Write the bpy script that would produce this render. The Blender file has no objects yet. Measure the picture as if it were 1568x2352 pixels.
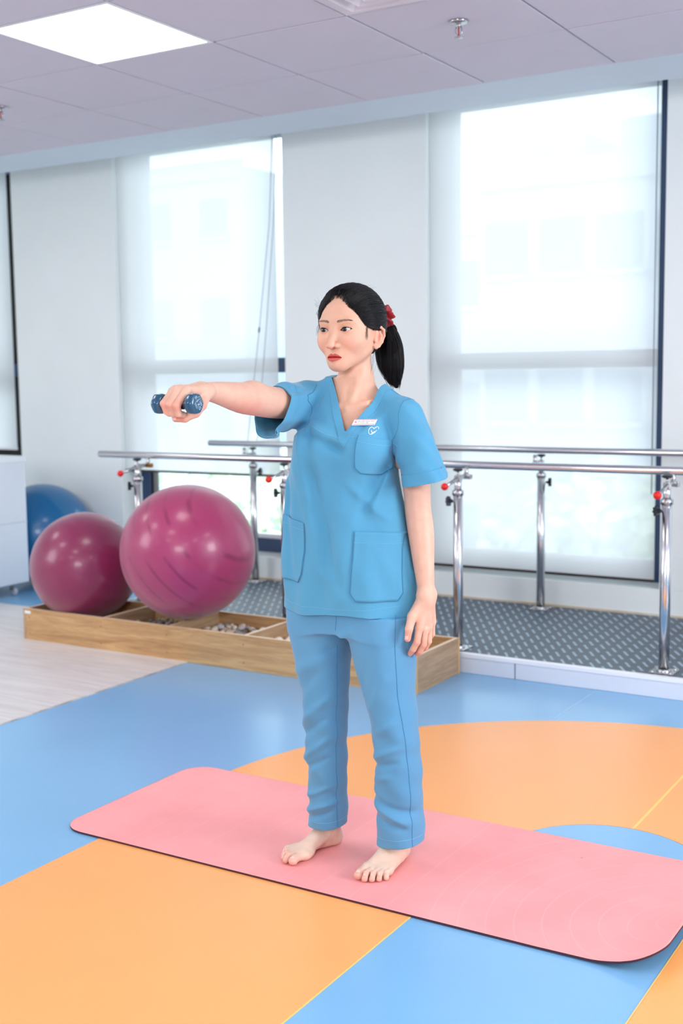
import bpy, bmesh, math, random
import numpy as np
from mathutils import Vector, Matrix, noise

S = bpy.context.scene
COL = S.collection
random.seed(7)
RNG = np.random.RandomState(7)

# ---------------------------------------------------------------- camera
YAW, PITCH, ROLL, FPX, EYE = 0.547367, 0.112517, -0.012722, 2734.98, 1.30
_f = np.array([-math.sin(YAW) * math.cos(PITCH), math.cos(YAW) * math.cos(PITCH), -math.sin(PITCH)])
_r = np.array([math.cos(YAW), math.sin(YAW), 0.0])
_u = np.cross(_r, _f)
_c, _s = math.cos(ROLL), math.sin(ROLL)
_R, _U = _c * _r + _s * _u, -_s * _r + _c * _u
cam_data = bpy.data.cameras.new('camera')
cam = bpy.data.objects.new('camera', cam_data)
COL.objects.link(cam)
M = Matrix(((_R[0], _U[0], -_f[0], 0), (_R[1], _U[1], -_f[1], 0), (_R[2], _U[2], -_f[2], EYE), (0, 0, 0, 1)))
cam.matrix_world = M
cam_data.sensor_fit = 'HORIZONTAL'
cam_data.sensor_width = 36.0
cam_data.lens = 36.0 * FPX / 1568.0
cam_data.clip_end = 300
cam_data.dof.use_dof = True
cam_data.dof.focus_distance = 2.90
cam_data.dof.aperture_fstop = 5.6
S.camera = cam

# ---------------------------------------------------------------- world (bright hazy daylight outside)
world = bpy.data.worlds.new('world')
S.world = world
world.use_nodes = True
bg = world.node_tree.nodes['Background']
bg.inputs[0].default_value = (0.86, 0.93, 1.0, 1)
bg.inputs[1].default_value = 3.1

# ---------------------------------------------------------------- colour management
S.view_settings.view_transform = 'Standard'
S.view_settings.look = 'None'
S.view_settings.exposure = 0.98
S.view_settings.gamma = 1.0
S.view_settings.use_curve_mapping = False
S.cycles.max_bounces = 8
S.cycles.transparent_max_bounces = 16
S.cycles.caustics_reflective = False
S.cycles.caustics_refractive = False
S.cycles.sample_clamp_indirect = 6.0

def area_light(name, loc, rot, sx, sy, power, color=(1, 1, 1)):
    ld = bpy.data.lights.new(name, 'AREA')
    ld.shape = 'RECTANGLE'; ld.size = sx; ld.size_y = sy; ld.energy = power; ld.color = color
    o = bpy.data.objects.new(name, ld); COL.objects.link(o)
    o.location = loc; o.rotation_euler = rot
    return o
# added soft fill lights, out of view behind the camera and to both sides
area_light('soft_light', (-0.4, -2.4, 2.35), (math.radians(68), 0, math.radians(14)), 2.0, 1.5, 76, (0.98, 0.99, 1.0))
area_light('soft_light_side', (2.95, 3.1, 2.0), (math.radians(74), 0, math.radians(92)), 1.6, 1.6, 66, (0.99, 0.99, 1.0))
area_light('soft_light_left', (-6.6, 0.6, 2.1), (math.radians(68), 0, math.radians(-62)), 1.8, 1.6, 34, (0.93, 0.975, 1.0))

# ---------------------------------------------------------------- helpers
def link(o, parent=None):
    COL.objects.link(o)
    if parent is not None: o.parent = parent
    return o
def tag(o, label=None, cat=None, group=None, kind=None):
    if label: o['label'] = label
    if cat: o['category'] = cat
    if group: o['group'] = group
    if kind: o['kind'] = kind
    return o
def empty(name, loc=(0, 0, 0), rz=0.0):
    o = bpy.data.objects.new(name, None); COL.objects.link(o)
    o.location = loc; o.rotation_euler = (0, 0, rz)
    o.empty_display_size = 0.05
    return o
def obj(name, bm, mat, parent=None, smooth=False, loc=None):
    me = bpy.data.meshes.new(name)
    if isinstance(bm, bmesh.types.BMesh):
        bm.normal_update(); bm.to_mesh(me); bm.free()
    else:
        v, f = bm
        me.from_pydata([tuple(map(float, p)) for p in v], [], [tuple(map(int, q)) for q in f])
    if mat is not None:
        for m in (mat if isinstance(mat, (list, tuple)) else [mat]): me.materials.append(m)
    if smooth: me.polygons.foreach_set('use_smooth', [True] * len(me.polygons))
    me.update()
    o = link(bpy.data.objects.new(name, me), parent)
    if loc is not None: o.location = loc
    return o
def box(bm, x0, x1, y0, y1, z0, z1, bevel=0.0, seg=2):
    r = bmesh.ops.create_cube(bm, size=1.0)
    vs = r['verts']
    for v in vs:
        v.co = Vector(((x0 + x1) / 2 + v.co.x * (x1 - x0), (y0 + y1) / 2 + v.co.y * (y1 - y0), (z0 + z1) / 2 + v.co.z * (z1 - z0)))
    if bevel > 0:
        es = set()
        for v in vs: es.update(v.link_edges)
        bmesh.ops.bevel(bm, geom=list(es), offset=bevel, segments=seg, affect='EDGES', profile=0.7)
def bx(name, mat, dims, parent=None, bevel=0.0, seg=2):
    bm = bmesh.new(); box(bm, *dims, bevel=bevel, seg=seg)
    return obj(name, bm, mat, parent)
def frame_of(d):
    d = Vector(d).normalized()
    a = Vector((0, 0, 1)) if abs(d.z) < 0.9 else Vector((1, 0, 0))
    u = d.cross(a).normalized(); v = d.cross(u).normalized()
    return d, u, v
def tube(bm, pts, rad, n=16, cap=True):
    pts = [Vector(p) for p in pts]
    rads = rad if isinstance(rad, (list, tuple)) else [rad] * len(pts)
    rings = []
    d0, u, v = frame_of(pts[1] - pts[0])
    for i, p in enumerate(pts):
        d = (pts[min(i + 1, len(pts) - 1)] - pts[max(i - 1, 0)]).normalized()
        u = (u - d * u.dot(d)).normalized(); v = d.cross(u)
        rings.append([bm.verts.new(p + (u * math.cos(2 * math.pi * k / n) + v * math.sin(2 * math.pi * k / n)) * rads[i]) for k in range(n)])
    for a, b in zip(rings[:-1], rings[1:]):
        for k in range(n):
            f = bm.faces.new((a[k], a[(k + 1) % n], b[(k + 1) % n], b[k])); f.smooth = True
    if cap:
        bm.faces.new(rings[0][::-1]); bm.faces.new(rings[-1])
def lathe(bm, prof, n=32, origin=(0, 0, 0), axis=(0, 0, 1)):
    d, u, v = frame_of(axis); o = Vector(origin)
    rings = []
    for r, h in prof:
        if r < 1e-6: rings.append([bm.verts.new(o + d * h)])
        else: rings.append([bm.verts.new(o + d * h + (u * math.cos(2 * math.pi * k / n) + v * math.sin(2 * math.pi * k / n)) * r) for k in range(n)])
    for a, b in zip(rings[:-1], rings[1:]):
        for k in range(n):
            q = [a[k % len(a)], a[(k + 1) % n % len(a)], b[(k + 1) % n % len(b)], b[k % len(b)]]
            w = []
            for x in q:
                if x not in w: w.append(x)
            if len(w) >= 3:
                f = bm.faces.new(w); f.smooth = True
def ball(bm, c, r, seg=48, rings=32):
    m = Matrix.Translation(c)
    res = bmesh.ops.create_uvsphere(bm, u_segments=seg, v_segments=rings, radius=r, matrix=m)
    for v in res['verts']:
        for f in v.link_faces: f.smooth = True
def prism(bm, pts, z0, z1):
    lo = [bm.verts.new((x, y, z0)) for x, y in pts]; hi = [bm.verts.new((x, y, z1)) for x, y in pts]
    n = len(pts)
    bm.faces.new(lo[::-1]); bm.faces.new(hi)
    for i in range(n): bm.faces.new((lo[i], lo[(i + 1) % n], hi[(i + 1) % n], hi[i]))
def srgb(r, g, b):
    def c(x):
        x /= 255.0
        return x / 12.92 if x <= 0.04045 else ((x + 0.055) / 1.055) ** 2.4
    return (c(r), c(g), c(b), 1.0)

# ---------------------------------------------------------------- materials
def mat(name, color, rough=0.5, metal=0.0, spec=0.5, noise_amt=0.0, noise_scale=20.0, bump=0.0, bump_scale=200.0, coat=0.0, sss=0.0, sheen=0.0, color2=None, bump_dist=0.002):
    m = bpy.data.materials.new(name); m.use_nodes = True
    nt = m.node_tree; b = nt.nodes['Principled BSDF']
    b.inputs['Base Color'].default_value = color
    b.inputs['Roughness'].default_value = rough
    b.inputs['Metallic'].default_value = metal
    b.inputs['Specular IOR Level'].default_value = spec
    if coat: b.inputs['Coat Weight'].default_value = coat; b.inputs['Coat Roughness'].default_value = 0.15
    if sheen: b.inputs['Sheen Weight'].default_value = sheen; b.inputs['Sheen Roughness'].default_value = 0.4
    if sss:
        b.inputs['Subsurface Weight'].default_value = sss
        b.inputs['Subsurface Radius'].default_value = (1.0, 0.35, 0.2); b.inputs['Subsurface Scale'].default_value = 0.006
    if noise_amt or color2 or bump:
        tc = nt.nodes.new('ShaderNodeTexCoord')
    if noise_amt or color2:
        n = nt.nodes.new('ShaderNodeTexNoise'); n.inputs['Scale'].default_value = noise_scale; n.inputs['Detail'].default_value = 4
        nt.links.new(tc.outputs['Object'], n.inputs['Vector'])
        mx = nt.nodes.new('ShaderNodeMix'); mx.data_type = 'RGBA'
        c2 = color2 or tuple(x * (1 - noise_amt) for x in color[:3]) + (1,)
        c1 = color if color2 else tuple(min(1, x * (1 + noise_amt * 0.6)) for x in color[:3]) + (1,)
        mx.inputs['A'].default_value = c1; mx.inputs['B'].default_value = c2
        rp = nt.nodes.new('ShaderNodeValToRGB'); rp.color_ramp.elements[0].position = 0.3; rp.color_ramp.elements[1].position = 0.7
        nt.links.new(n.outputs['Fac'], rp.inputs['Fac']); nt.links.new(rp.outputs['Color'], mx.inputs['Factor'])
        nt.links.new(mx.outputs['Result'], b.inputs['Base Color'])
    if bump:
        n2 = nt.nodes.new('ShaderNodeTexNoise'); n2.inputs['Scale'].default_value = bump_scale; n2.inputs['Detail'].default_value = 3
        nt.links.new(tc.outputs['Object'], n2.inputs['Vector'])
        bp = nt.nodes.new('ShaderNodeBump'); bp.inputs['Strength'].default_value = bump; bp.inputs['Distance'].default_value = bump_dist
        nt.links.new(n2.outputs['Fac'], bp.inputs['Height']); nt.links.new(bp.outputs['Normal'], b.inputs['Normal'])
    return m
def emit_mat(name, color, strength):
    m = bpy.data.materials.new(name); m.use_nodes = True
    nt = m.node_tree; nt.nodes.clear()
    e = nt.nodes.new('ShaderNodeEmission'); e.inputs[0].default_value = color; e.inputs[1].default_value = strength
    o = nt.nodes.new('ShaderNodeOutputMaterial'); nt.links.new(e.outputs[0], o.inputs[0])
    return m
def wood_mat(name, c1, c2, axis='X', scale=1.0, rough=0.45):
    m = bpy.data.materials.new(name); m.use_nodes = True
    nt = m.node_tree; b = nt.nodes['Principled BSDF']; b.inputs['Roughness'].default_value = rough
    tc = nt.nodes.new('ShaderNodeTexCoord'); mp = nt.nodes.new('ShaderNodeMapping')
    s = {'X': (1.2, 14, 14), 'Y': (14, 1.2, 14)}[axis]
    mp.inputs['Scale'].default_value = tuple(x * scale for x in s)
    nt.links.new(tc.outputs['Object'], mp.inputs['Vector'])
    n = nt.nodes.new('ShaderNodeTexNoise'); n.inputs['Scale'].default_value = 2.2; n.inputs['Detail'].default_value = 6; n.inputs['Distortion'].default_value = 1.4
    nt.links.new(mp.outputs['Vector'], n.inputs['Vector'])
    w = nt.nodes.new('ShaderNodeTexNoise'); w.inputs['Scale'].default_value = 14; w.inputs['Detail'].default_value = 3
    nt.links.new(mp.outputs['Vector'], w.inputs['Vector'])
    ad = nt.nodes.new('ShaderNodeMath'); ad.operation = 'MULTIPLY_ADD'; ad.inputs[1].default_value = 0.35
    nt.links.new(w.outputs['Fac'], ad.inputs[0]); nt.links.new(n.outputs['Fac'], ad.inputs[2])
    rp = nt.nodes.new('ShaderNodeValToRGB'); rp.color_ramp.elements[0].position = 0.45; rp.color_ramp.elements[1].position = 0.85
    rp.color_ramp.elements[0].color = c2; rp.color_ramp.elements[1].color = c1
    nt.links.new(ad.outputs[0], rp.inputs['Fac']); nt.links.new(rp.outputs['Color'], b.inputs['Base Color'])
    return m

M_wall = mat('wall_paint', srgb(238, 244, 243), 0.6, noise_amt=0.02, noise_scale=3, bump=0.05, bump_scale=120)
M_margin = mat('plaster_margin', srgb(214, 226, 236), 0.7, noise_amt=0.015, noise_scale=3)
M_tile = mat('ceiling_tile', srgb(214, 209, 220), 0.75, noise_amt=0.02, noise_scale=5, bump=0.25, bump_scale=350, bump_dist=0.001)
M_grid = mat('ceiling_grid', srgb(92, 90, 98), 0.6)
M_white = mat('white_plastic', srgb(236, 238, 242), 0.35)
M_blue_floor = mat('blue_vinyl', srgb(126, 180, 222), 0.26, noise_amt=0.035, noise_scale=1.6, bump=0.12, bump_scale=260, bump_dist=0.001)
M_orange = mat('orange_vinyl', srgb(252, 172, 100), 0.32, noise_amt=0.035, noise_scale=1.8, bump=0.12, bump_scale=260, bump_dist=0.001)
M_weld_o = mat('yellow_weld', srgb(255, 205, 110), 0.35)
M_weld_b = mat('pale_blue_weld', srgb(170, 205, 235), 0.35)
M_greyfloor = wood_mat('pale_wood_vinyl', srgb(222, 219, 218), srgb(202, 197, 195), 'X', 0.6, 0.4)
M_steel = mat('stainless_steel', srgb(212, 212, 214), 0.22, metal=1.0)
M_cast = mat('cast_chrome', srgb(190, 190, 192), 0.22, metal=1.0)
M_brass = mat('tarnished_brass', srgb(168, 118, 62), 0.35, metal=0.8)
M_black = mat('black_plastic', srgb(30, 32, 40), 0.35)
M_red = mat('red_plastic', srgb(226, 24, 22), 0.2)
M_frame = mat('dark_blue_frame', srgb(44, 66, 100), 0.35)
M_framein = mat('brown_black_frame', srgb(52, 44, 42), 0.4)
M_wood = wood_mat('oak_laminate', srgb(206, 166, 118), srgb(166, 124, 80), 'X')
M_woodY = wood_mat('oak_laminate_side', srgb(190, 158, 124), srgb(160, 128, 96), 'Y')
M_woodedge = mat('pale_wood_edge', srgb(238, 214, 180), 0.45)
M_fascia = mat('white_fascia', srgb(222, 226, 236), 0.35)

def blind_mat():
    m = bpy.data.materials.new('blind_fabric'); m.use_nodes = True
    nt = m.node_tree; nt.nodes.clear()
    out = nt.nodes.new('ShaderNodeOutputMaterial')
    d = nt.nodes.new('ShaderNodeBsdfDiffuse'); d.inputs[0].default_value = srgb(240, 242, 242)
    t = nt.nodes.new('ShaderNodeBsdfTranslucent'); t.inputs[0].default_value = srgb(246, 249, 252)
    tr = nt.nodes.new('ShaderNodeBsdfTransparent'); tr.inputs[0].default_value = (1, 1, 1, 1)
    a = nt.nodes.new('ShaderNodeMixShader'); a.inputs[0].default_value = 0.50
    nt.links.new(d.outputs[0], a.inputs[1]); nt.links.new(t.outputs[0], a.inputs[2])
    b = nt.nodes.new('ShaderNodeMixShader'); b.inputs[0].default_value = 0.12
    nt.links.new(a.outputs[0], b.inputs[1]); nt.links.new(tr.outputs[0], b.inputs[2])
    nt.links.new(b.outputs[0], out.inputs[0])
    return m
M_blind = blind_mat()
def glass_mat():
    m = bpy.data.materials.new('window_glass'); m.use_nodes = True
    nt = m.node_tree; nt.nodes.clear()
    out = nt.nodes.new('ShaderNodeOutputMaterial')
    tr = nt.nodes.new('ShaderNodeBsdfTransparent'); tr.inputs[0].default_value = (0.93, 0.97, 0.96, 1)
    g = nt.nodes.new('ShaderNodeBsdfGlossy'); g.inputs[1].default_value = 0.02
    fr = nt.nodes.new('ShaderNodeFresnel'); fr.inputs[0].default_value = 1.45
    mx = nt.nodes.new('ShaderNodeMixShader')
    nt.links.new(fr.outputs[0], mx.inputs[0]); nt.links.new(tr.outputs[0], mx.inputs[1]); nt.links.new(g.outputs[0], mx.inputs[2])
    nt.links.new(mx.outputs[0], out.inputs[0])
    return m
M_glass = glass_mat()

# ---------------------------------------------------------------- room shell
XL, XR, YB, YW = -8.6, 3.2, -3.4, 5.86
ZC = 2.593
floor = bx('floor', M_blue_floor, (XL - .2, XR + .2, YB - .2, YW + .25, -0.12, 0.0)); tag(floor, kind='structure')
FZ = 0.0012
def floor_piece(name, m, pts, z=FZ, label=None):
    bm = bmesh.new(); prism(bm, pts, 0.0, z)
    o = obj(name, bm, m, floor)
    if label: o['label'] = label
    return o
cx, cy, RO, RI = -1.01, 2.97, 1.325, 0.275
g = 0.0015
# orange arch: left half and right half meet at the weld above the small blue arch
def arch_half(sgn):
    pts = []
    N = 60
    for k in range(N + 1):
        a = math.pi / 2 * k / N
        pts.append((cx + sgn * max(RO * math.cos(a), g), cy + RO * math.sin(a)))
    for k in range(24, -1, -1):
        a = math.pi / 2 * k / 24
        pts.append((cx + sgn * max(RI * math.cos(a), g), cy + RI * math.sin(a)))
    if sgn < 0: pts = pts[::-1]
    return pts
floor_piece('orange_arch', M_orange, arch_half(-1), label='orange vinyl quarter arch left of the pale seam')
floor_piece('orange_arch', M_orange, arch_half(1), label='orange vinyl quarter arch right of the pale seam')
floor_piece('arch_weld', M_weld_o, [(cx - 0.004, cy + RI), (cx + 0.004, cy + RI), (cx + 0.004, cy + RO), (cx - 0.004, cy + RO)], FZ + 0.0006, 'pale yellow weld line')
floor_piece('orange_panel', M_orange, [(-2.305, -2.0), (-1.30 - g, -2.0), (-1.30 - g, cy - g), (-2.305, cy - g)], label='orange vinyl panel at the lower left of the mat')
floor_piece('orange_panel', M_orange, [(-0.70 + g, -2.0), (0.31, -2.0), (0.31, cy - g), (-0.70 + g, cy - g)], label='orange vinyl panel right of the blue strip')
for x in (-1.30, -0.70):
    floor_piece('strip_weld', M_weld_o, [(x - .0022, -2.0), (x + .0006, -2.0), (x + .0006, cy), (x - .0022, cy)], FZ + 0.0005)
floor_piece('blue_weld', M_weld_b, [(-1.6135, 4.19), (-1.6105, 4.19), (-1.6105, 4.64), (-1.6135, 4.64)], FZ, 'pale weld line in the blue vinyl')
floor_piece('grey_wood_vinyl', M_greyfloor, [(XL, YB), (-3.395, YB), (-3.425, 4.86), (XL, 4.86)], 0.004, 'pale grey wood-look vinyl')
floor_piece('metal_edge', mat('scuffed_edge', srgb(150, 140, 130), 0.5, color2=srgb(225, 222, 216), noise_scale=9), [(-3.397, YB), (-3.391, YB), (-3.421, 4.86), (-3.427, 4.86)], 0.0046)

ceil = bx('ceiling', M_grid, (XL - .2, XR + .2, YB - .2, 5.05, ZC + 0.010, ZC + 0.30)); tag(ceil, kind='structure')
GX0, GY = -1.687, [5.021, 4.433]
while GY[-1] - 0.6 > YB: GY.append(GY[-1] - 0.6)
GXs = [GX0 + 0.6 * i for i in range(-11, 9)]
lights_at = {(-3.487, 3.233), (-0.487, 3.233), (-3.487, 1.433), (-0.487, 1.433), (-5.287, 2.033), (1.313, 1.433), (-3.487, -0.367), (-0.487, -0.367), (-6.487, 0.833), (-6.487, 3.233), (1.313, -0.967), (-5.287, -1.567)}
diff_at = (-2.287, 3.233)
meshes = {}
def tile_mesh(w, d):
    key = (round(w, 3), round(d, 3))
    if key not in meshes:
        bm = bmesh.new(); box(bm, 0.0045, w - 0.0045, 0.0045, d - 0.0045, 0, 0.012, bevel=0.0015, seg=1)
        me = bpy.data.meshes.new('ceiling_tile'); bm.to_mesh(me); bm.free(); me.materials.append(M_tile); meshes[key] = me
    return meshes[key]
M_led = emit_mat('led_panel', (1.0, 0.985, 0.96, 1), 5.0)
M_ledframe = mat('white_light_frame', srgb(238, 238, 240), 0.4)
def near(a, b): return abs(a[0] - b[0]) < .05 and abs(a[1] - b[1]) < .05
for i, gx in enumerate(GXs[:-1]):
    for j in range(len(GY) - 1):
        y1, y0 = GY[j], GY[j + 1]
        if near((gx, y0), diff_at): continue
        if any(near((gx, y0), l) for l in lights_at):
            t = empty('ceiling_light', (gx, y0, ZC)); tag(t, None, 'light')
            bm = bmesh.new()
            for d in ((0.003, .597, .003, .018), (.003, .597, .582, .597), (.003, .018, .018, .582), (.582, .597, .018, .582)): box(bm, d[0], d[1], d[2], d[3], -0.001, 0.010)
            obj('light_frame', bm, M_ledframe, t)
            bx('light_diffuser', M_led, (.018, .582, .018, .582, .001, .008), t)
            seen = near((gx, y0), (-3.487, 3.233))
            t['group'] = 'square ceiling light panels'
            t['label'] = 'bright square light panel in the ceiling at top left' if seen else 'square light panel set in the ceiling beyond the view'
            continue
        o = bpy.data.objects.new('ceiling_tile', tile_mesh(0.6, y1 - y0)); link(o, ceil)
        o.location = (gx, y0, ZC + RNG.uniform(-0.0012, 0.0012))
        if abs(gx - (-2.287)) < .05 and j == 0: o.location.z += .002
# stepped air diffuser
dif = empty('air_diffuser', (-1.987, 3.533, ZC)); tag(dif, 'white stepped square air diffuser at the top edge', 'air diffuser')
M_diff = mat('diffuser_white', srgb(226, 220, 226), 0.5)
for k, (a, zz) in enumerate(((0.297, 0.0), (0.235, -0.010), (0.18, -0.014), (0.125, -0.018), (0.07, -0.020))):
    bm = bmesh.new()
    b = a - (0.045 if k == 0 else 0.030)
    o1 = [(-a, -a), (a, -a), (a, a), (-a, a)]; o2 = [(-b, -b), (b, -b), (b, b), (-b, b)]
    za, zb = (zz, zz + .002) if k == 0 else (zz - .004, zz + .022)
    if k == 4: b = 0; 
    va = [bm.verts.new((x, y, za)) for x, y in o1]; vb = [bm.verts.new((x, y, zb)) for x, y in o2]
    vc = [bm.verts.new((x, y, za + .003)) for x, y in o1]; vd = [bm.verts.new((x, y, zb + .003)) for x, y in o2]
    for q in range(4):
        r = (q + 1) % 4
        bm.faces.new((va[q], vb[q], vb[r], va[r])); bm.faces.new((vc[q], vc[r], vd[r], vd[q])); bm.faces.new((va[q], va[r], vc[r], vc[q]))
    obj('diffuser_ring', bm, M_diff, dif)
def sprinkler(x, y, label):
    t = empty('fire_sprinkler', (x, y, ZC)); tag(t, label, 'sprinkler', 'ceiling sprinklers')
    bm = bmesh.new(); lathe(bm, [(0.0, -0.001), (.034, -0.001), (.036, -0.004), (.030, -.009), (.016, -.012), (0.0, -.012)], 28); obj('escutcheon', bm, M_cast, t)
    bm = bmesh.new(); tube(bm, [(0, 0, -.010), (0, 0, -.022)], .009, 12)
    for s in (-1, 1): tube(bm, [(s * .008, 0, -.02), (s * .013, 0, -.03), (s * .012, 0, -.045), (0, 0, -.058)], .0028, 8)
    obj('sprinkler_frame', bm, M_cast, t)
    bm = bmesh.new(); tube(bm, [(0, 0, -.022), (0, 0, -.052)], .003, 10); obj('glass_bulb', bm, mat('red_bulb', srgb(210, 60, 40), 0.15), t)
    bm = bmesh.new(); lathe(bm, [(0, -.057), (.016, -.057), (.017, -.060), (0, -.061)], 20); obj('deflector', bm, M_cast, t)
sprinkler(-1.976, 4.11, 'small chrome fire sprinkler hanging from the tile at upper right')
sprinkler(-4.385, 4.14, 'small chrome fire sprinkler cut by the left picture edge')

tr = bx('trim_1', M_margin, (XL, XR, 5.0225, 5.42, ZC, ZC + .39)); tag(tr, kind='structure')

# window wall: sills, piers and a head above the blind pocket
WIN = [(-7.43, -6.145), (-5.24, -3.947), (-3.013, -1.712), (-0.78, 0.52), (1.45, 2.75)]
WZ0, WZ1 = 0.222, 2.80
bm = bmesh.new()
box(bm, XL, XR, YW, YW + .30, -0.1, WZ0)
box(bm, XL, XR, YW, YW + .30, WZ1, 3.1)
xs = [XL] + [v for w in WIN for v in w] + [XR]
for i in range(0, len(xs), 2): box(bm, xs[i], xs[i + 1], YW, YW + .30, WZ0, WZ1, bevel=0.004)
w = obj('wall_back', bm, M_wall); tag(w, kind='structure')
w = bx('trim_2', M_margin, (XL, XR, 5.42, YW + .3, 2.98, 3.1)); tag(w, kind='structure')
w = bx('wall_left', M_wall, (XL - .2, XL, YB, YW + .3, -.1, 3.1)); tag(w, kind='structure')
w = bx('wall_right', M_wall, (XR, XR + .2, YB, YW + .3, -.1, 3.1)); tag(w, kind='structure')
w = bx('wall_front', M_wall, (XL - .2, XR + .2, YB - .2, YB, -.1, 3.1)); tag(w, kind='structure')

BLABEL = ['translucent roller blind at the far left picture edge', 'white roller blind pulled short of the sill, behind the gym balls', 'long white roller blind in the right-hand window', None, None]
for i, (x0, x1) in enumerate(WIN):
    wn = empty('window_%d' % (i + 1), (x0, YW, WZ0)); tag(wn, kind='structure')
    W_, H_ = x1 - x0, WZ1 - WZ0
    fy0, fy1 = 0.19, 0.28
    bx('jamb', M_frame, (0, .075, fy0, fy1, 0, H_), wn)
    bx('jamb', M_frame, (W_ - .085, W_, fy0, fy1, 0, H_), wn)
    bx('sill_rail', M_frame, (.075, W_ - .085, fy0, fy1, 0, .085), wn)
    bx('head_rail', M_frame, (.075, W_ - .085, fy0, fy1, H_ - .06, H_), wn)
    bx('mullion', M_frame, (.075, W_ - .085, fy0 + .01, fy1, 1.335 - WZ0, 1.425 - WZ0), wn)
    bx('sash_rail', M_white, (.075, W_ - .085, fy0 + .02, fy1 - .02, .085, .11), wn)
    bx('sash_stile', M_framein, (.075, .088, fy0 + .02, fy1 - .02, .11, 1.335 - WZ0), wn)
    bx('pane', M_glass, (.075, W_ - .085, .240, .244, .11, 1.335 - WZ0), wn)
    bx('pane', M_glass, (.075, W_ - .085, .240, .244, 1.425 - WZ0, H_ - .06), wn)
    # blind
    bl = empty('roller_blind', (x0, YW, 0))
    tag(bl, BLABEL[i] or 'white roller blind in a window to the right of the view', 'blind', 'white roller blinds')
    bz = {0: .84, 1: .722}.get(i, .262)
    rg = .07 if i < 2 else .035
    bm = bmesh.new()
    nx, nz = 14, 24
    vs = [[bm.verts.new((.008 + (W_ - .008 - rg) * a / nx, .030 + .0015 * math.sin(a * .9 + i) * (1 - c / nz), bz + (2.86 - bz) * c / nz)) for c in range(nz + 1)] for a in range(nx + 1)]
    for a in range(nx):
        for c in range(nz):
            f = bm.faces.new((vs[a][c], vs[a + 1][c], vs[a + 1][c + 1], vs[a][c + 1])); f.smooth = True
    obj('blind_fabric', bm, M_blind, bl)
    bx('bottom_bar', M_framein if i >= 1 else mat('pale_bar', srgb(225, 228, 232), .4), (.008, W_ - rg, .024, .036, bz - .012, bz + (.002 if i >= 1 else .006)), bl, bevel=.002)
    bm = bmesh.new(); tube(bm, [(.006, .05, 2.90), (W_ - .02, .05, 2.90)], .028, 16); obj('roller', bm, M_white, bl)
    if i == 1:
        bm = bmesh.new(); X = lambda v: v - x0
        tube(bm, [(X(-3.985), -.02, 2.86), (X(-4.02), -.03, 2.2), (X(-4.10), -.04, 1.58), (X(-4.19), -.05, .95), (X(-4.2), -.05, .80)], .0022, 8)
        obj('pull_cord', bm, mat('grey_cord', srgb(150, 158, 168), .6), bl)
        bm = bmesh.new(); tube(bm, [(X(-3.955), -.02, 2.86), (X(-3.99), -.03, 2.2), (X(-4.05), -.04, 1.58), (X(-4.12), -.05, .95), (X(-4.2), -.05, .80)], .0022, 8)
        obj('pull_cord', bm, bpy.data.materials['grey_cord'], bl)
        bm = bmesh.new(); tube(bm, [(X(-4.098), -.04, 1.60), (X(-4.102), -.04, 1.57)], .005, 10); obj('cord_joiner', bm, M_black, bl)
    if i == 2:
        bm = bmesh.new(); tube(bm, [(W_ - .05, .012, 2.8), (W_ - .05, .012, .70)], .003, 8); obj('pull_chain', bm, mat('chain_grey', srgb(140, 150, 160), .5), bl)

# stained caulk line at the foot of the window wall
c = bx('baseboard_back', mat('stained_caulk', srgb(226, 222, 210), .6, color2=srgb(206, 186, 150), noise_scale=6), (-4.4, XR, YW - .006, YW, .0865, .098)); tag(c, kind='structure')

# ---------------------------------------------------------------- buildings across the street
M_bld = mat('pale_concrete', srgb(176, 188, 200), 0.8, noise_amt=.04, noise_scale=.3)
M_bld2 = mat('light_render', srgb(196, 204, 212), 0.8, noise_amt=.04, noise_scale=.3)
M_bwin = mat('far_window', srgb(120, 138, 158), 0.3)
def building(x0, x1, y0, y1, z0, z1, m, label, nwx=0, nwz=0, extras=()):
    t = empty('apartment_building', ((x0 + x1) / 2, y0, z0)); tag(t, label, 'building', 'buildings across the street')
    h = (x1 - x0) / 2
    bx('facade', m, (-h, h, 0, y1 - y0, 0, z1 - z0), t)
    bx('parapet', m, (-h - .1, h + .1, -.12, .0, z1 - z0 - .4, z1 - z0 + .25), t)
    for (a, b, c, d) in extras: bx('roof_room', m, (a - (x0 + x1) / 2, b - (x0 + x1) / 2, 1, 4, z1 - z0, z1 - z0 + c), t)
    for i in range(nwx):
        for j in range(nwz):
            wx = -h + (2 * h) * (i + .5) / nwx; wz = (z1 - z0) * (j + .5) / nwz
            f = bx('far_window', M_bwin, (wx - .6, wx + .6, -.05, .02, wz - .7, wz + .7), t)
            bx('window_ledge', m, (wx - .7, wx + .7, -.18, -.05, wz - .82, wz - .7), f)
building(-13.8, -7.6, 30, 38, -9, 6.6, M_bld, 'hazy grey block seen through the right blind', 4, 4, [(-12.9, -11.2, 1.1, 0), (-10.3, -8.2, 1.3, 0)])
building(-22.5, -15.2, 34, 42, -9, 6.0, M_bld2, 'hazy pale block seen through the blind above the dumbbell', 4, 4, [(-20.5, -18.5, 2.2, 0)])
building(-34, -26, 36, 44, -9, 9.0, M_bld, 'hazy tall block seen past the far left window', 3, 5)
road = bx('street', mat('street_grey', srgb(170, 172, 170), .8), (-60, 40, 8, 90, -9.3, -9.0)); tag(road, kind='structure')
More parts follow.
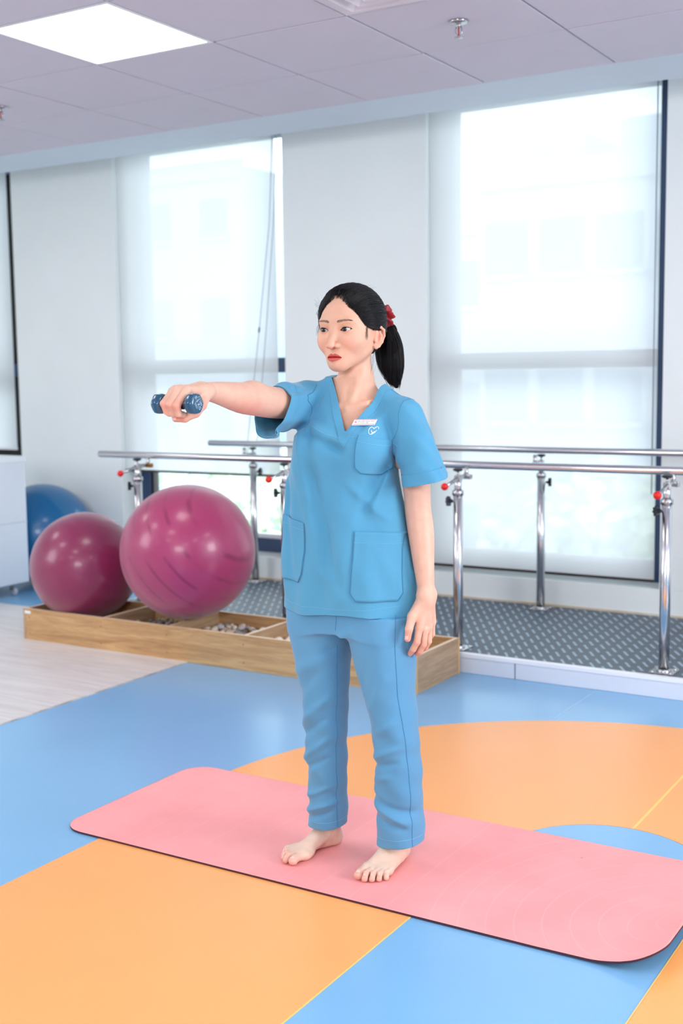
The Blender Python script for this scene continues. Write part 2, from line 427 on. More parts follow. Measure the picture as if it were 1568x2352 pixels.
def tree(x, y, z, r, label):
    t = empty('street_tree', (x, y, z)); tag(t, label, 'tree', 'street trees')
    bm = bmesh.new(); tube(bm, [(0, 0, 0), (.1, 0, 3), (0, .1, 5.5)], [.22, .18, .1], 10); obj('trunk', bm, mat('bark', srgb(120, 105, 90), .8), t)
    bm = bmesh.new()
    for k in range(700):
        d = Vector((random.gauss(0, 1), random.gauss(0, 1), random.gauss(0, .8))).normalized() * r * random.uniform(.45, 1)
        c = Vector((0, 0, 6.5)) + d; a = Vector((random.gauss(0, 1), random.gauss(0, 1), random.gauss(0, 1))).normalized(); b = a.orthogonal().normalized()
        s = .28
        bm.faces.new([bm.verts.new(c + a * s), bm.verts.new(c + b * s * .6), bm.verts.new(c - a * s), bm.verts.new(c - b * s * .6)])
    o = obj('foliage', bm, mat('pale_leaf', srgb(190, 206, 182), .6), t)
    tag(o, kind='stuff')
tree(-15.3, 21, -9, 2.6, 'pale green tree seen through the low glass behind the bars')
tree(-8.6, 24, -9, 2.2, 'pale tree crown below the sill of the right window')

# ---------------------------------------------------------------- walking platform
PZ = 0.085
pf = empty('walking_platform', (-2.3, 4.66, 0)); tag(pf, 'low white-edged platform under the parallel bars with grey dashed mat', 'platform')
PX0, PX1 = -4.44, 2.6
ox, oy = -2.3, 4.66
bx('deck', mat('deck_board', srgb(200, 200, 204), .6), (PX0 - ox, PX1 - ox, .014, 1.19, 0, PZ - .004), pf)
for (a, b) in ((PX0, -1.9815), (-1.9755, .5), (.503, PX1)):
    bx('fascia_board', M_fascia, (a - ox, b - ox, 0, .014, 0.001, PZ - .016), pf, bevel=.001)
bx('edge_trim', mat('white_edge_trim', srgb(240, 242, 248), .3), (PX0 - ox, PX1 - ox, -.003, .030, PZ - .016, PZ + .002), pf, bevel=.003)
def dash_mat():
    m = bpy.data.materials.new('dashed_rubber'); m.use_nodes = True
    nt = m.node_tree; b = nt.nodes['Principled BSDF']; b.inputs['Roughness'].default_value = .5
    N = nt.nodes.new; L = nt.links.new
    def math_(op, a, b_=None, c=None):
        n = N('ShaderNodeMath'); n.operation = op
        for i, v in enumerate((a, b_, c)):
            if v is None: continue
            if isinstance(v, (int, float)): n.inputs[i].default_value = v
            else: L(v, n.inputs[i])
        return n.outputs[0]
    tc = N('ShaderNodeTexCoord'); sp = N('ShaderNodeSeparateXYZ'); L(tc.outputs['Object'], sp.inputs[0])
    X = math_('ADD', sp.outputs[0], ox + 3.5549); Y = math_('ADD', sp.outputs[1], oy - 5.0228)
    al = math_('ADD', math_('MULTIPLY', X, -.506), math_('MULTIPLY', Y, .863))
    pe = math_('ADD', math_('MULTIPLY', X, .863), math_('MULTIPLY', Y, .506))
    col = math_('DIVIDE', pe, .0372)
    ci = math_('ROUND', col)
    off = math_('MULTIPLY', math_('MODULO', math_('ADD', ci, 400), 2), .5)
    af = math_('FRACT', math_('ADD', math_('ADD', math_('DIVIDE', al, .1345), 100.5), off))
    dp = math_('ABSOLUTE', math_('SUBTRACT', col, ci)); da = math_('ABSOLUTE', math_('SUBTRACT', af, .5))
    m1 = math_('LESS_THAN', dp, .15); m2 = math_('LESS_THAN', da, .30)
    k = math_('MULTIPLY', m1, m2)
    mx = N('ShaderNodeMix'); mx.data_type = 'RGBA'; mx.inputs['A'].default_value = srgb(80, 92, 104); mx.inputs['B'].default_value = srgb(158, 178, 196)
    L(k, mx.inputs['Factor']); L(mx.outputs['Result'], b.inputs['Base Color'])
    ns = N('ShaderNodeTexNoise'); ns.inputs['Scale'].default_value = 400; L(tc.outputs['Object'], ns.inputs['Vector'])
    h = math_('ADD', math_('MULTIPLY', k, .6), math_('MULTIPLY', ns.outputs['Fac'], .6))
    bp = N('ShaderNodeBump'); bp.inputs['Strength'].default_value = .4; bp.inputs['Distance'].default_value = .002
    L(h, bp.inputs['Height']); L(bp.outputs['Normal'], b.inputs['Normal'])
    return m
bx('rubber_mat', dash_mat(), (PX0 + .03 - ox, PX1 - ox, .030, 1.19, PZ - .004, PZ), pf)

# ---------------------------------------------------------------- parallel bars
pb = empty('parallel_bars', (-2.3, 5.28, PZ)); tag(pb, 'steel parallel bars with red-knobbed posts in front of the windows', 'parallel bars')
bx0, by0 = -2.3, 5.28
def post(px, py, sgn):
    """sgn=-1: room-side row, its lever points to the room; +1: wall-side row"""
    x, y = px - bx0, py - by0
    bm = bmesh.new(); tube(bm, [(x, y, .004), (x, y, .70)], .0215, 24)
    po = obj('post', bm, M_steel, pb)
    bm = bmesh.new(); tube(bm, [(x, y, .69), (x, y, .775)], .0155, 20); obj('inner_tube', bm, M_steel, po)
    bm = bmesh.new(); lathe(bm, [(.022, 0), (.026, .002), (.026, .020), (.017, .026)], 24, (x, y, .69)); obj('collar', bm, M_cast, po)
    s = .05
    bm = bmesh.new(); box(bm, x - s, x + s, y - s, y + s, 0, .006, bevel=.001, seg=1); obj('base_plate', bm, M_cast, po)
    bm = bmesh.new(); lathe(bm, [(.030, .006), (.030, .012), (.0225, .016)], 24, (x, y, 0))
    for a in (-1, 1):
        for b in (-1, 1): lathe(bm, [(.0, .011), (.005, .011), (.006, .006)], 8, (x + a * .036, y + b * .036, 0))
    obj('base_flange', bm, M_cast, po)
    # star knob clamps the inner tube
    bm = bmesh.new(); kx = -.7 if sgn < 0 else .7
    ky = -.7 if sgn < 0 else .2
    d = Vector((kx, ky, 0)).normalized(); u = Vector((0, 0, 1)); v = d.cross(u)
    c0 = Vector((x, y, .665)) + d * .024
    tube(bm, [c0, c0 + d * .014], .007, 10)
    ra, rb = [], []
    for k in range(28):
        a = 2 * math.pi * k / 28; r = .019 + .0045 * math.cos(7 * a)
        ra.append(bm.verts.new(c0 + d * .012 + (u * math.cos(a) + v * math.sin(a)) * r * .9)); rb.append(bm.verts.new(c0 + d * .028 + (u * math.cos(a) + v * math.sin(a)) * r))
    for k in range(28): bm.faces.new((ra[k], ra[(k + 1) % 28], rb[(k + 1) % 28], rb[k]))
    bm.faces.new(ra[::-1]); bm.faces.new(rb)
    obj('star_knob', bm, M_black, po)
    # cross arm carrying the rail, lever with red ball
    zt = .765
    bm = bmesh.new(); tube(bm, [(x, y - sgn * .085, zt + .008), (x, y - sgn * .02, zt), (x, y + sgn * .03, zt - .006), (x, y + sgn * (.120 if sgn < 0 else .06), zt - .024)], [.009, .011, .009, .006], 12)
    box(bm, x - .014, x + .014, y - .014, y + .014, zt - .016, zt + .016, bevel=.003)
    obj('cross_arm', bm, M_cast, po)
    bm = bmesh.new(); ball(bm, (x, y + sgn * (.132 if sgn < 0 else .072), zt - .026), .0165, 24, 16); obj('ball_knob', bm, M_red, po)
    bm = bmesh.new(); tube(bm, [(x, y, zt + .012), (x, y, zt + .030)], .005, 10)
    obj('knob_stem', bm, M_cast, po)
    bm = bmesh.new(); lathe(bm, [(0, .030), (.012, .031), (.022, .036), (.022, .042), (.012, .045), (0, .045)], 24, (x, y, zt)); obj('disc_knob', bm, M_black, po)
    bm = bmesh.new(); yr = y - sgn * .085
    tube(bm, [(x, yr, zt - .004), (x, yr, .812)], .010, 14)
    obj('rail_bracket', bm, M_cast, po)
    bm = bmesh.new(); box(bm, x - .012, x + .026, yr - .012, yr + .012, zt - .010, zt + .012, bevel=.003); obj('bracket_clamp', bm, M_brass if (abs(px + 4.14) < .1 and sgn < 0) else M_cast, po)
for px in (-4.14, -3.215, -2.29, -1.362, -.437, .49, 1.41):
    post(px, 4.75, -1)
for px in (-4.125, -3.215, -2.305, -1.362, -.437, .49, 1.41):
    post(px, 5.765, 1)
for (x0, yy, zz) in ((-4.478, 4.835, .905), (-4.39, 5.69, .921)):
    bm = bmesh.new(); r = .0175
    tube(bm, [(x0 - bx0, yy - by0, zz - PZ), (x0 + .004 - bx0, yy - by0, zz - PZ), (1.75 - bx0, yy - by0, zz - PZ)], [r * .93, r, r], 24)
    rl = obj('rail', bm, M_steel, pb)

# ---------------------------------------------------------------- pebble tray
BX0, BX1, BY0, BY1, BH, TH = -4.472, -2.232, 4.228, 4.642, .160, .020
tb = empty('sensory_tray', (BX0, BY0, 0)); tag(tb, 'long low oak tray divided into compartments holding pebbles', 'tray')
Lx, Ly = BX1 - BX0, BY1 - BY0
def board(name, m, d): 
    o = bx(name, m, d, tb, bevel=.0012, seg=1)
    me = o.data; me.materials.append(M_woodedge)
    for p in me.polygons:
        if p.normal.z > .9: p.material_index = 1
    return o
board('front_board', M_wood, (TH, Lx - TH, 0, TH, 0, BH))
board('back_board', M_wood, (TH, Lx - TH, Ly - TH, Ly, 0, BH))
board('end_board', M_woodY, (0, TH, 0, Ly, 0, BH))
board('end_board', M_woodY, (Lx - TH, Lx, 0, Ly, 0, BH))
bx('corner_post', mat('corner_oak', srgb(205, 165, 112), .5), (Lx - .003, Lx + .0015, -.0015, .017, 0, BH - .001), tb)
bx('corner_post', bpy.data.materials['corner_oak'], (Lx - .003, Lx + .0015, Ly - .017, Ly, 0, BH - .001), tb)
bx('tray_floor', M_wood, (TH, Lx - TH, TH, Ly - TH, .004, .045), tb)
DIV = [-3.947 + .0, -3.541, -3.104, -2.668]
for d in DIV: board('divider', M_woodY, (d - BX0 - TH / 2, d - BX0 + TH / 2, TH, Ly - TH, .045, BH - .002))
bm = bmesh.new()
for X in (-4.43, -3.95, -3.54, -3.10, -2.67, -2.3):
    for z in (.035, .118): lathe(bm, [(0, -.0012), (.0035, -.001), (.0042, .0)], 10, (X - BX0, 0.0, z), (0, 1, 0))
obj('screw_heads', bm, mat('screw', srgb(130, 104, 78), .5), tb)
bx('sticker', M_white, (.012, .052, -.0012, 0.0, BH - .024, BH - .010), tb)

def pebble_mesh(seed, m):
    rg = random.Random(seed)
    bm = bmesh.new(); bmesh.ops.create_icosphere(bm, subdivisions=2, radius=1.0)
    sx, sy, sz = rg.uniform(.9, 1.25), rg.uniform(.75, 1.0), rg.uniform(.5, .75)
    off = Vector((rg.uniform(0, 50),) * 3)
    for v in bm.verts:
        k = 1 + .16 * noise.noise(v.co * 1.1 + off)
        v.co = Vector((v.co.x * sx * k, v.co.y * sy * k, v.co.z * sz * k))
    for f in bm.faces: f.smooth = True
    me = bpy.data.meshes.new('pebble'); bm.to_mesh(me); bm.free(); me.materials.append(m)
    return me
PM = [mat('pebble_%s' % n, srgb(*c), .4, noise_amt=.12, noise_scale=3) for n, c in (('white', (236, 226, 208)), ('tan', (196, 170, 142)), ('grey', (150, 144, 142)), ('brown', (140, 112, 92)), ('cream', (220, 204, 182)), ('pale_grey', (186, 182, 182)))]
PME = [[pebble_mesh(100 + i * 5 + k, PM[i]) for k in range(3)] for i in range(6)]
def fill(xa, xb, ya, yb, n, rmin, rmax, kinds, name, label, group, slope=0.0, z0=.045, seed=1):
    rg = random.Random(seed); placed = []
    tries = 0
    while len(placed) < n and tries < 20000:
        tries += 1
        r = rg.uniform(rmin, rmax); x = rg.uniform(xa + r * 1.22, xb - r * 1.22); y = rg.uniform(ya + r * 1.22, yb - r * 1.22)
        z = z0 + r * .62
        ok = True
        for (X, Y, Z, R_) in placed:
            d2 = (x - X) ** 2 + (y - Y) ** 2; s = (r + R_) * .96
            if d2 < s * s: z = max(z, Z + math.sqrt(s * s - d2) * .75)
        if z > z0 + .042 + slope: continue
        placed.append((x, y, z, r))
    for (x, y, z, r) in placed:
        o = bpy.data.objects.new(name, rg.choice(PME[rg.choice(kinds)])); COL.objects.link(o)
        o.location = (x, y, z); o.scale = (r, r, r); o.rotation_euler = (rg.uniform(-.5, .5), rg.uniform(-.5, .5), rg.uniform(0, 6.3))
        tag(o, label, 'pebble', group)
def bed(xa, xb, ztop, m, seed):
    rg = random.Random(seed); bm = bmesh.new(); nx, ny = 70, 60
    ya, yb = BY0 + TH + .001, BY1 - TH - .001
    cs = [(rg.uniform(xa, xb), rg.uniform(ya, yb), rg.uniform(.010, .016)) for _ in range(260)]
    V = []
    for i in range(nx + 1):
        r = []
        for k in range(ny + 1):
            x = xa + (xb - xa) * i / nx; y = ya + (yb - ya) * k / ny; h = 0
            for (a, b, q) in cs:
                d = (x - a) ** 2 + (y - b) ** 2
                if d < q * q: h = max(h, math.sqrt(q * q - d) * .7)
            r.append(bm.verts.new((x - BX0, y - BY0, ztop - .008 + h)))
        V.append(r)
    for i in range(nx):
        for k in range(ny):
            f = bm.faces.new((V[i][k], V[i + 1][k], V[i + 1][k + 1], V[i][k + 1])); f.smooth = True
    o = obj('pebble_bed', bm, m, tb); tag(o, kind='stuff')
M_bed = mat('pebble_bed', srgb(158, 146, 138), .6, color2=srgb(206, 196, 186), noise_scale=45)
bed(DIV[0] + .011, DIV[1] - .011, .074, M_bed, 1); bed(DIV[1] + .011, DIV[2] - .011, .070, M_bed, 2); bed(DIV[2] + .011, DIV[3] - .011, .064, mat('white_bed', srgb(214, 204, 188), .6, color2=srgb(170, 150, 130), noise_scale=40), 3)
fill(DIV[0] + .012, DIV[1] - .012, BY0 + .022, BY1 - .022, 170, .009, .0145, [2, 3, 5, 2, 1], 'pebble', 'small grey-brown pebble in the tray compartment under the big ball', 'small grey pebbles in the tray', z0=.070, seed=3)
fill(DIV[1] + .012, DIV[2] - .012, BY0 + .022, BY1 - .022, 120, .013, .023, [0, 1, 4, 5, 2, 4], 'pebble', 'mottled tan and grey pebble in the open middle compartment', 'mottled pebbles in the tray', z0=.066, seed=4)
fill(DIV[2] + .012, DIV[3] - .012, BY0 + .022, BY1 - .022, 46, .020, .032, [0, 0, 4], 'pebble', 'large cream white pebble in the compartment beside the trouser leg', 'large white pebbles in the tray', z0=.060, seed=5)
sand = bx('sand_bed', mat('brown_sand', srgb(170, 120, 62), .9, noise_amt=.15, noise_scale=60, bump=.6, bump_scale=300), (DIV[3] - BX0 + .011, Lx - TH - .001, TH + .001, Ly - TH - .001, .045, .058), tb)

# ---------------------------------------------------------------- gym balls
def ball_mat(name, c1, c2, rough, axis_rot, streak=None):
    m = bpy.data.materials.new(name); m.use_nodes = True
    nt = m.node_tree; b = nt.nodes['Principled BSDF']; N = nt.nodes.new; L = nt.links.new
    b.inputs['Roughness'].default_value = rough; b.inputs['Coat Weight'].default_value = .25; b.inputs['Coat Roughness'].default_value = .12
    b.inputs['Sheen Weight'].default_value = .25; b.inputs['Sheen Roughness'].default_value = .5
    tc = N('ShaderNodeTexCoord'); mp = N('ShaderNodeMapping'); mp.inputs['Rotation'].default_value = axis_rot
    L(tc.outputs['Object'], mp.inputs['Vector'])
    n = N('ShaderNodeTexNoise'); n.inputs['Scale'].default_value = 5; n.inputs['Detail'].default_value = 4; L(tc.outputs['Object'], n.inputs['Vector'])
    mx = N('ShaderNodeMix'); mx.data_type = 'RGBA'; mx.inputs['A'].default_value = c1; mx.inputs['B'].default_value = c2
    src = n.outputs['Fac']
    if streak:
        sp = N('ShaderNodeSeparateXYZ'); L(mp.outputs['Vector'], sp.inputs[0])
        w = N('ShaderNodeMath'); w.operation = 'SINE'; q = N('ShaderNodeMath'); q.operation = 'MULTIPLY_ADD'; q.inputs[1].default_value = 2 * math.pi / streak
        n3 = N('ShaderNodeTexNoise'); n3.inputs['Scale'].default_value = 4; L(mp.outputs['Vector'], n3.inputs['Vector'])
        dt = N('ShaderNodeVectorMath'); dt.operation = 'DOT_PRODUCT'; dt.inputs[1].default_value = (.80, .067, .60); L(tc.outputs['Object'], dt.inputs[0]); L(dt.outputs['Value'], q.inputs[0]); L(n3.outputs['Fac'], q.inputs[2]); L(q.outputs[0], w.inputs[0])
        rp = N('ShaderNodeValToRGB'); rp.color_ramp.elements[0].position = .72; rp.color_ramp.elements[1].position = 1.0
        L(w.outputs[0], rp.inputs['Fac'])
        ml = N('ShaderNodeMath'); ml.operation = 'MULTIPLY'; L(rp.outputs['Color'], ml.inputs[0])
        n4 = N('ShaderNodeTexNoise'); n4.inputs['Scale'].default_value = 7; mp4 = N('ShaderNodeMapping'); mp4.inputs['Scale'].default_value = (.3, 1, 1); L(mp.outputs['Vector'], mp4.inputs['Vector']); L(mp4.outputs['Vector'], n4.inputs['Vector'])
        r4 = N('ShaderNodeValToRGB'); r4.color_ramp.elements[0].position = .45; r4.color_ramp.elements[1].position = .6; L(n4.outputs['Fac'], r4.inputs['Fac'])
        L(r4.outputs['Color'], ml.inputs[1]); src = ml.outputs[0]
        bp = N('ShaderNodeBump'); bp.inputs['Strength'].default_value = .08; bp.inputs['Distance'].default_value = .003; bp.invert = True
        L(w.outputs[0], bp.inputs['Height']); L(bp.outputs['Normal'], b.inputs['Normal'])
    L(src, mx.inputs['Factor']); L(mx.outputs['Result'], b.inputs['Base Color'])
    return m
def gym_ball(c, r, m, label, ridges):
    t = empty('exercise_ball', (c[0], c[1], c[2] - r)); tag(t, label, 'exercise ball', 'gym balls by the window wall')
    bm = bmesh.new(); ball(bm, (0, 0, r), r, 96, 64)
    obj('ball_skin', bm, m, t)
    bm = bmesh.new(); lathe(bm, [(0, .003), (.009, .003), (.012, 0.0005), (.012, -.004)], 20, (-.2 * r, .75 * r, r + math.sqrt(1 - .04 - .5625) * r), (-.2, .75, .63)); obj('valve', bm, M_white, t)
M_mag = ball_mat('magenta_vinyl', srgb(164, 48, 98), srgb(138, 28, 78), .34, (0.3, .5, .8), .085)
M_mag2 = ball_mat('dark_magenta_vinyl', srgb(142, 36, 84), srgb(128, 28, 74), .34, (0, 0, 0))
M_bball = ball_mat('blue_vinyl_ball', srgb(0, 104, 158), srgb(0, 92, 146), .28, (0, 0, 0))
M_bball.node_tree.nodes['Principled BSDF'].inputs['Sheen Weight'].default_value = 0
gym_ball((-3.566, 4.435, .481), .322, M_mag, 'largest magenta exercise ball, striped with faint creases, sitting on the tray', True)
gym_ball((-4.2324, 4.435, .3628), .275, M_mag2, 'smaller magenta exercise ball at the left end of the tray', False)
gym_ball((-5.6312, 5.53, .322), .320, M_bball, 'blue exercise ball against the wall behind the white cabinet', False)

# ---------------------------------------------------------------- white cabinet on castors
cb = empty('white_cabinet', (-5.422, 5.19, 0)); tag(cb, 'white cabinet on castors cut by the left picture edge', 'cabinet')
bx('cabinet_body', mat('gloss_white', srgb(232, 238, 246), .18), (-.7, 0, -.9, 0, .075, .815), cb, bevel=.006)
bx('cabinet_top', mat('top_white', srgb(240, 244, 248), .25), (-.71, .008, -.91, .008, .815, .850), cb, bevel=.005)
bx('reflection_strip', mat('reflection_grey', srgb(205, 214, 226), .4), (0, .0012, -.9, 0, .445, .452), cb)  # thin grey strip paints a reflection band across the cabinet side
for (a, b) in ((-.05, -.09), (-.05, -.80), (-.62, -.09), (-.62, -.80)):
    bm = bmesh.new(); tube(bm, [(a, b, .078), (a, b, .045)], .008, 10); box(bm, a - .018, a + .018, b - .012, b + .012, .030, .055, bevel=.003)
    cs = obj('castor', bm, M_cast, cb)
    bm = bmesh.new(); lathe(bm, [(0, -.010), (.018, -.010), (.022, -.006), (.022, .006), (.018, .010), (0, .010)], 24, (a + .012, b, .022), (0, 1, 0)); obj('castor_wheel', bm, mat('castor_grey', srgb(200, 205, 212), .4), cs)

# ---------------------------------------------------------------- exercise mat
def yoga_mat():
    x0, x1, y0, y1 = -2.465, -0.695, 2.430, 3.075
    rc = .085; th = .0055
    nx, ny = 220, 80
    def inside(x, y):
        # squeeze the grid into a rounded rectangle
        hx, hy = (x1 - x0) / 2, (y1 - y0) / 2; cx_, cy_ = (x0 + x1) / 2, (y0 + y1) / 2
        u, v = x - cx_, y - cy_
        lim = hx
        if abs(v) > hy - rc:
            dv = abs(v) - (hy - rc); lim = hx - rc + math.sqrt(max(rc * rc - dv * dv, 0))
        return cx_ + u / hx * lim, y
    def h(x, y):
        # right-hand end lifts off the floor, most of all at the near corner
        e = 0.0
        d = (x - (-0.86)) / .165
        if d > 0:
            e += .042 * min(d, 1.2) ** 1.8 * (0.30 + .70 * max(0, min(1, (3.05 - y) / .4)))
        c = max(0, (x + .98) / .30) * max(0, (2.60 - y) / .2)
        e += .004 * min(c, 2) * 1.2
        return e
    bm = bmesh.new()
    def gy(k): # finer towards the edges for round corners
        t = k / ny; t = t + .0 ; s = .5 - .5 * math.cos(math.pi * t); return y0 + (y1 - y0) * (.35 * t + .65 * s)
    top, bot = [], []
    for i in range(nx + 1):
        rt, rb = [], []
        for k in range(ny + 1):
            x, y = inside(x0 + (x1 - x0) * i / nx, gy(k)); z = h(x, y)
            # moulded ridge lines
            rid = 0.0
            if x < -1.30:
                q = (x + 2.40) / .105; rid = max(0, 1 - abs(q - round(q)) * .105 / .0022) if 0 <= round(q) <= 10 else 0
                if y > y1 - .05 or y < y0 + .0: rid = 0
            rt.append(bm.verts.new((x, y, th + z - .0004 * rid))); rb.append(bm.verts.new((x, y, z + .0002)))
        top.append(rt); bot.append(rb)
    for i in range(nx):
        for k in range(ny):
            f = bm.faces.new((top[i][k], top[i + 1][k], top[i + 1][k + 1], top[i][k + 1])); f.smooth = True; f.material_index = 0
            f = bm.faces.new((bot[i][k], bot[i][k + 1], bot[i + 1][k + 1], bot[i + 1][k])); f.smooth = True; f.material_index = 1
    for i in range(nx):
        for k in (0, ny):
            a, b, c, d = top[i][k], top[i + 1][k], bot[i + 1][k], bot[i][k]
            f = bm.faces.new((a, d, c, b) if k == 0 else (a, b, c, d)); f.material_index = 1
    for k in range(ny):
        for i in (0, nx):
            a, b, c, d = top[i][k], top[i][k + 1], bot[i][k + 1], bot[i][k]
            f = bm.faces.new((a, b, c, d) if i == 0 else (a, d, c, b)); f.material_index = 1
    m = bpy.data.materials.new('pink_mat_top'); m.use_nodes = True
    nt = m.node_tree; b = nt.nodes['Principled BSDF']; N = nt.nodes.new; L = nt.links.new
    b.inputs['Roughness'].default_value = .55; b.inputs['Sheen Weight'].default_value = .15
    def math_(op, a, b_=None, c=None):
        n = N('ShaderNodeMath'); n.operation = op
        for i, v in enumerate((a, b_, c)):
            if v is None: continue
            if isinstance(v, (int, float)): n.inputs[i].default_value = v
            else: L(v, n.inputs[i])
        return n.outputs[0]
    tc = N('ShaderNodeTexCoord'); sp = N('ShaderNodeSeparateXYZ'); L(tc.outputs['Object'], sp.inputs[0])
    X, Y = sp.outputs[0], sp.outputs[1]
    # concentric moulded arcs around the curled near corner, straight lines on the left
    dx = math_('SUBTRACT', X, -0.70); dy = math_('MULTIPLY', math_('SUBTRACT', Y, 2.66), 1.0)
    rr = math_('SQRT', math_('ADD', math_('MULTIPLY', dx, dx), math_('MULTIPLY', dy, dy)))
    fr = math_('ABSOLUTE', math_('SUBTRACT', math_('FRACT', math_('DIVIDE', rr, .066)), .5))
    arc = math_('MULTIPLY', math_('GREATER_THAN', fr, .472), math_('LESS_THAN', rr, .60))
    fx = math_('ABSOLUTE', math_('SUBTRACT', math_('FRACT', math_('DIVIDE', math_('ADD', X, 12.40), .105)), .5))
    st = math_('MULTIPLY', math_('GREATER_THAN', fx, .484), math_('LESS_THAN', X, -1.31))
    lines = math_('MAXIMUM', arc, st)
    n1 = N('ShaderNodeTexNoise'); n1.inputs['Scale'].default_value = 3.5; n1.inputs['Detail'].default_value = 5; L(tc.outputs['Object'], n1.inputs['Vector'])
    r1 = N('ShaderNodeValToRGB'); r1.color_ramp.elements[0].position = .35; r1.color_ramp.elements[1].position = .7
    r1.color_ramp.elements[0].color = srgb(244, 150, 150); r1.color_ramp.elements[1].color = srgb(250, 164, 162)
    L(n1.outputs['Fac'], r1.inputs['Fac'])
    # scuff specks
    v = N('ShaderNodeTexVoronoi'); v.inputs['Scale'].default_value = 7; L(tc.outputs['Object'], v.inputs['Vector'])
    spk = math_('MULTIPLY', math_('LESS_THAN', v.outputs['Distance'], .03), .6)
    m1 = N('ShaderNodeMix'); m1.data_type = 'RGBA'; L(spk, m1.inputs['Factor']); L(r1.outputs['Color'], m1.inputs['A']); m1.inputs['B'].default_value = srgb(215, 105, 105)
    m2 = N('ShaderNodeMix'); m2.data_type = 'RGBA'; L(math_('MULTIPLY', lines, .15), m2.inputs['Factor']); L(m1.outputs['Result'], m2.inputs['A']); m2.inputs['B'].default_value = srgb(255, 196, 190)
    L(m2.outputs['Result'], b.inputs['Base Color'])
    n2 = N('ShaderNodeTexNoise'); n2.inputs['Scale'].default_value = 500; L(tc.outputs['Object'], n2.inputs['Vector'])
    bp = N('ShaderNodeBump'); bp.inputs['Strength'].default_value = .5; bp.inputs['Distance'].default_value = .001
    L(math_('SUBTRACT', math_('MULTIPLY', n2.outputs['Fac'], .25), lines), bp.inputs['Height']); L(bp.outputs['Normal'], b.inputs['Normal'])
    o = obj('exercise_mat', bm, [m, mat('mat_underside', srgb(70, 34, 50), .7)])
    o.location.z = FZ
    tag(o, 'pink rubber exercise mat under the standing woman, one corner curling up', 'exercise mat')
yoga_mat()

# ================================================================ the woman
# She stands facing -Y; everything below is in her own frame, origin on the floor between her feet.
PO = np.array([-1.596, 2.657, 0.0])
EZ = 1.42                                   # eye height
def smin(a, b, k):
    h = np.clip(.5 + .5 * (b - a) / k, 0, 1)
    return b + (a - b) * h - k * h * (1 - h)
def smax(a, b, k): return -smin(-a, -b, k)
def sstep(a, b, x):
    t = np.clip((x - a) / (b - a), 0, 1); return t * t * (3 - 2 * t)
def rc(P, a, b, ra, rb):
    a = np.asarray(a, float); b = np.asarray(b, float); d = b - a
    t = np.clip((P - a) @ d / max(d @ d, 1e-12), 0, 1)
    q = P - a - t[:, None] * d
    return np.sqrt((q * q).sum(1)) - (ra + (rb - ra) * t)
def chain(P, pts, rs, k=0.0):
    r = None
    for i in range(len(pts) - 1):
        d = rc(P, pts[i], pts[i + 1], rs[i], rs[i + 1])
        r = d if r is None else (np.minimum(r, d) if k == 0 else smin(r, d, k))
    return r
def limb(P, pts, rs, sub=5):
    pts = np.array(pts, float); rs = np.array(rs, float); n = len(pts)
    u = np.linspace(0, n - 1, (n - 1) * sub + 1); i = np.clip(u.astype(int), 0, n - 2); t = (u - i)[:, None]
    A = np.concatenate([pts, rs[:, None]], 1); E0 = np.concatenate([[2 * A[0] - A[1]], A, [2 * A[-1] - A[-2]]])
    p0, p1, p2, p3 = E0[i], E0[i + 1], E0[i + 2], E0[i + 3]
    C_ = .5 * (2 * p1 + (p2 - p0) * t + (2 * p0 - 5 * p1 + 4 * p2 - p3) * t ** 2 + (3 * p1 - p0 - 3 * p2 + p3) * t ** 3)
    # distance to the nearest of the short cones, vectorised by bounding interval along the limb
    r = None
    for k in range(len(C_) - 1):
        d = rc(P, C_[k, :3], C_[k + 1, :3], C_[k, 3], C_[k + 1, 3]); r = d if r is None else np.minimum(r, d)
    return r
def ell(P, c, r, rot=None):
    q = P - np.asarray(c, float)
    if rot is not None: q = q @ rot
    r = np.asarray(r, float)
    k0 = np.sqrt(((q / r) ** 2).sum(1)); k1 = np.sqrt(((q / (r * r)) ** 2).sum(1))
    return k0 * (k0 - 1) / np.maximum(k1, 1e-9)
def rotz(a):
    c, s = math.cos(a), math.sin(a); return np.array([[c, -s, 0], [s, c, 0], [0, 0, 1.]])
def rotx(a):
    c, s = math.cos(a), math.sin(a); return np.array([[1, 0, 0], [0, c, -s], [0, s, c.real]]) if False else np.array([[1, 0, 0], [0, c, -s], [0, s, c]])
def roty(a):
    c, s = math.cos(a), math.sin(a); return np.array([[c, 0, s], [0, 1, 0], [-s, 0, c]])
def grad(f, P, e=4e-4):
    g = np.empty_like(P)
    for i in range(3):
        d = np.zeros(3); d[i] = e
        g[:, i] = (f(P + d) - f(P - d)) / (2 * e)
    return g
def snap(f, P, it=3, off=0.0, e=4e-4):
    P = np.array(P, float)
    for _ in range(it):
        v = f(P) - off; g = grad(f, P, e)
        P = P - g * (v / np.maximum((g * g).sum(1), .05))[:, None]
    return P
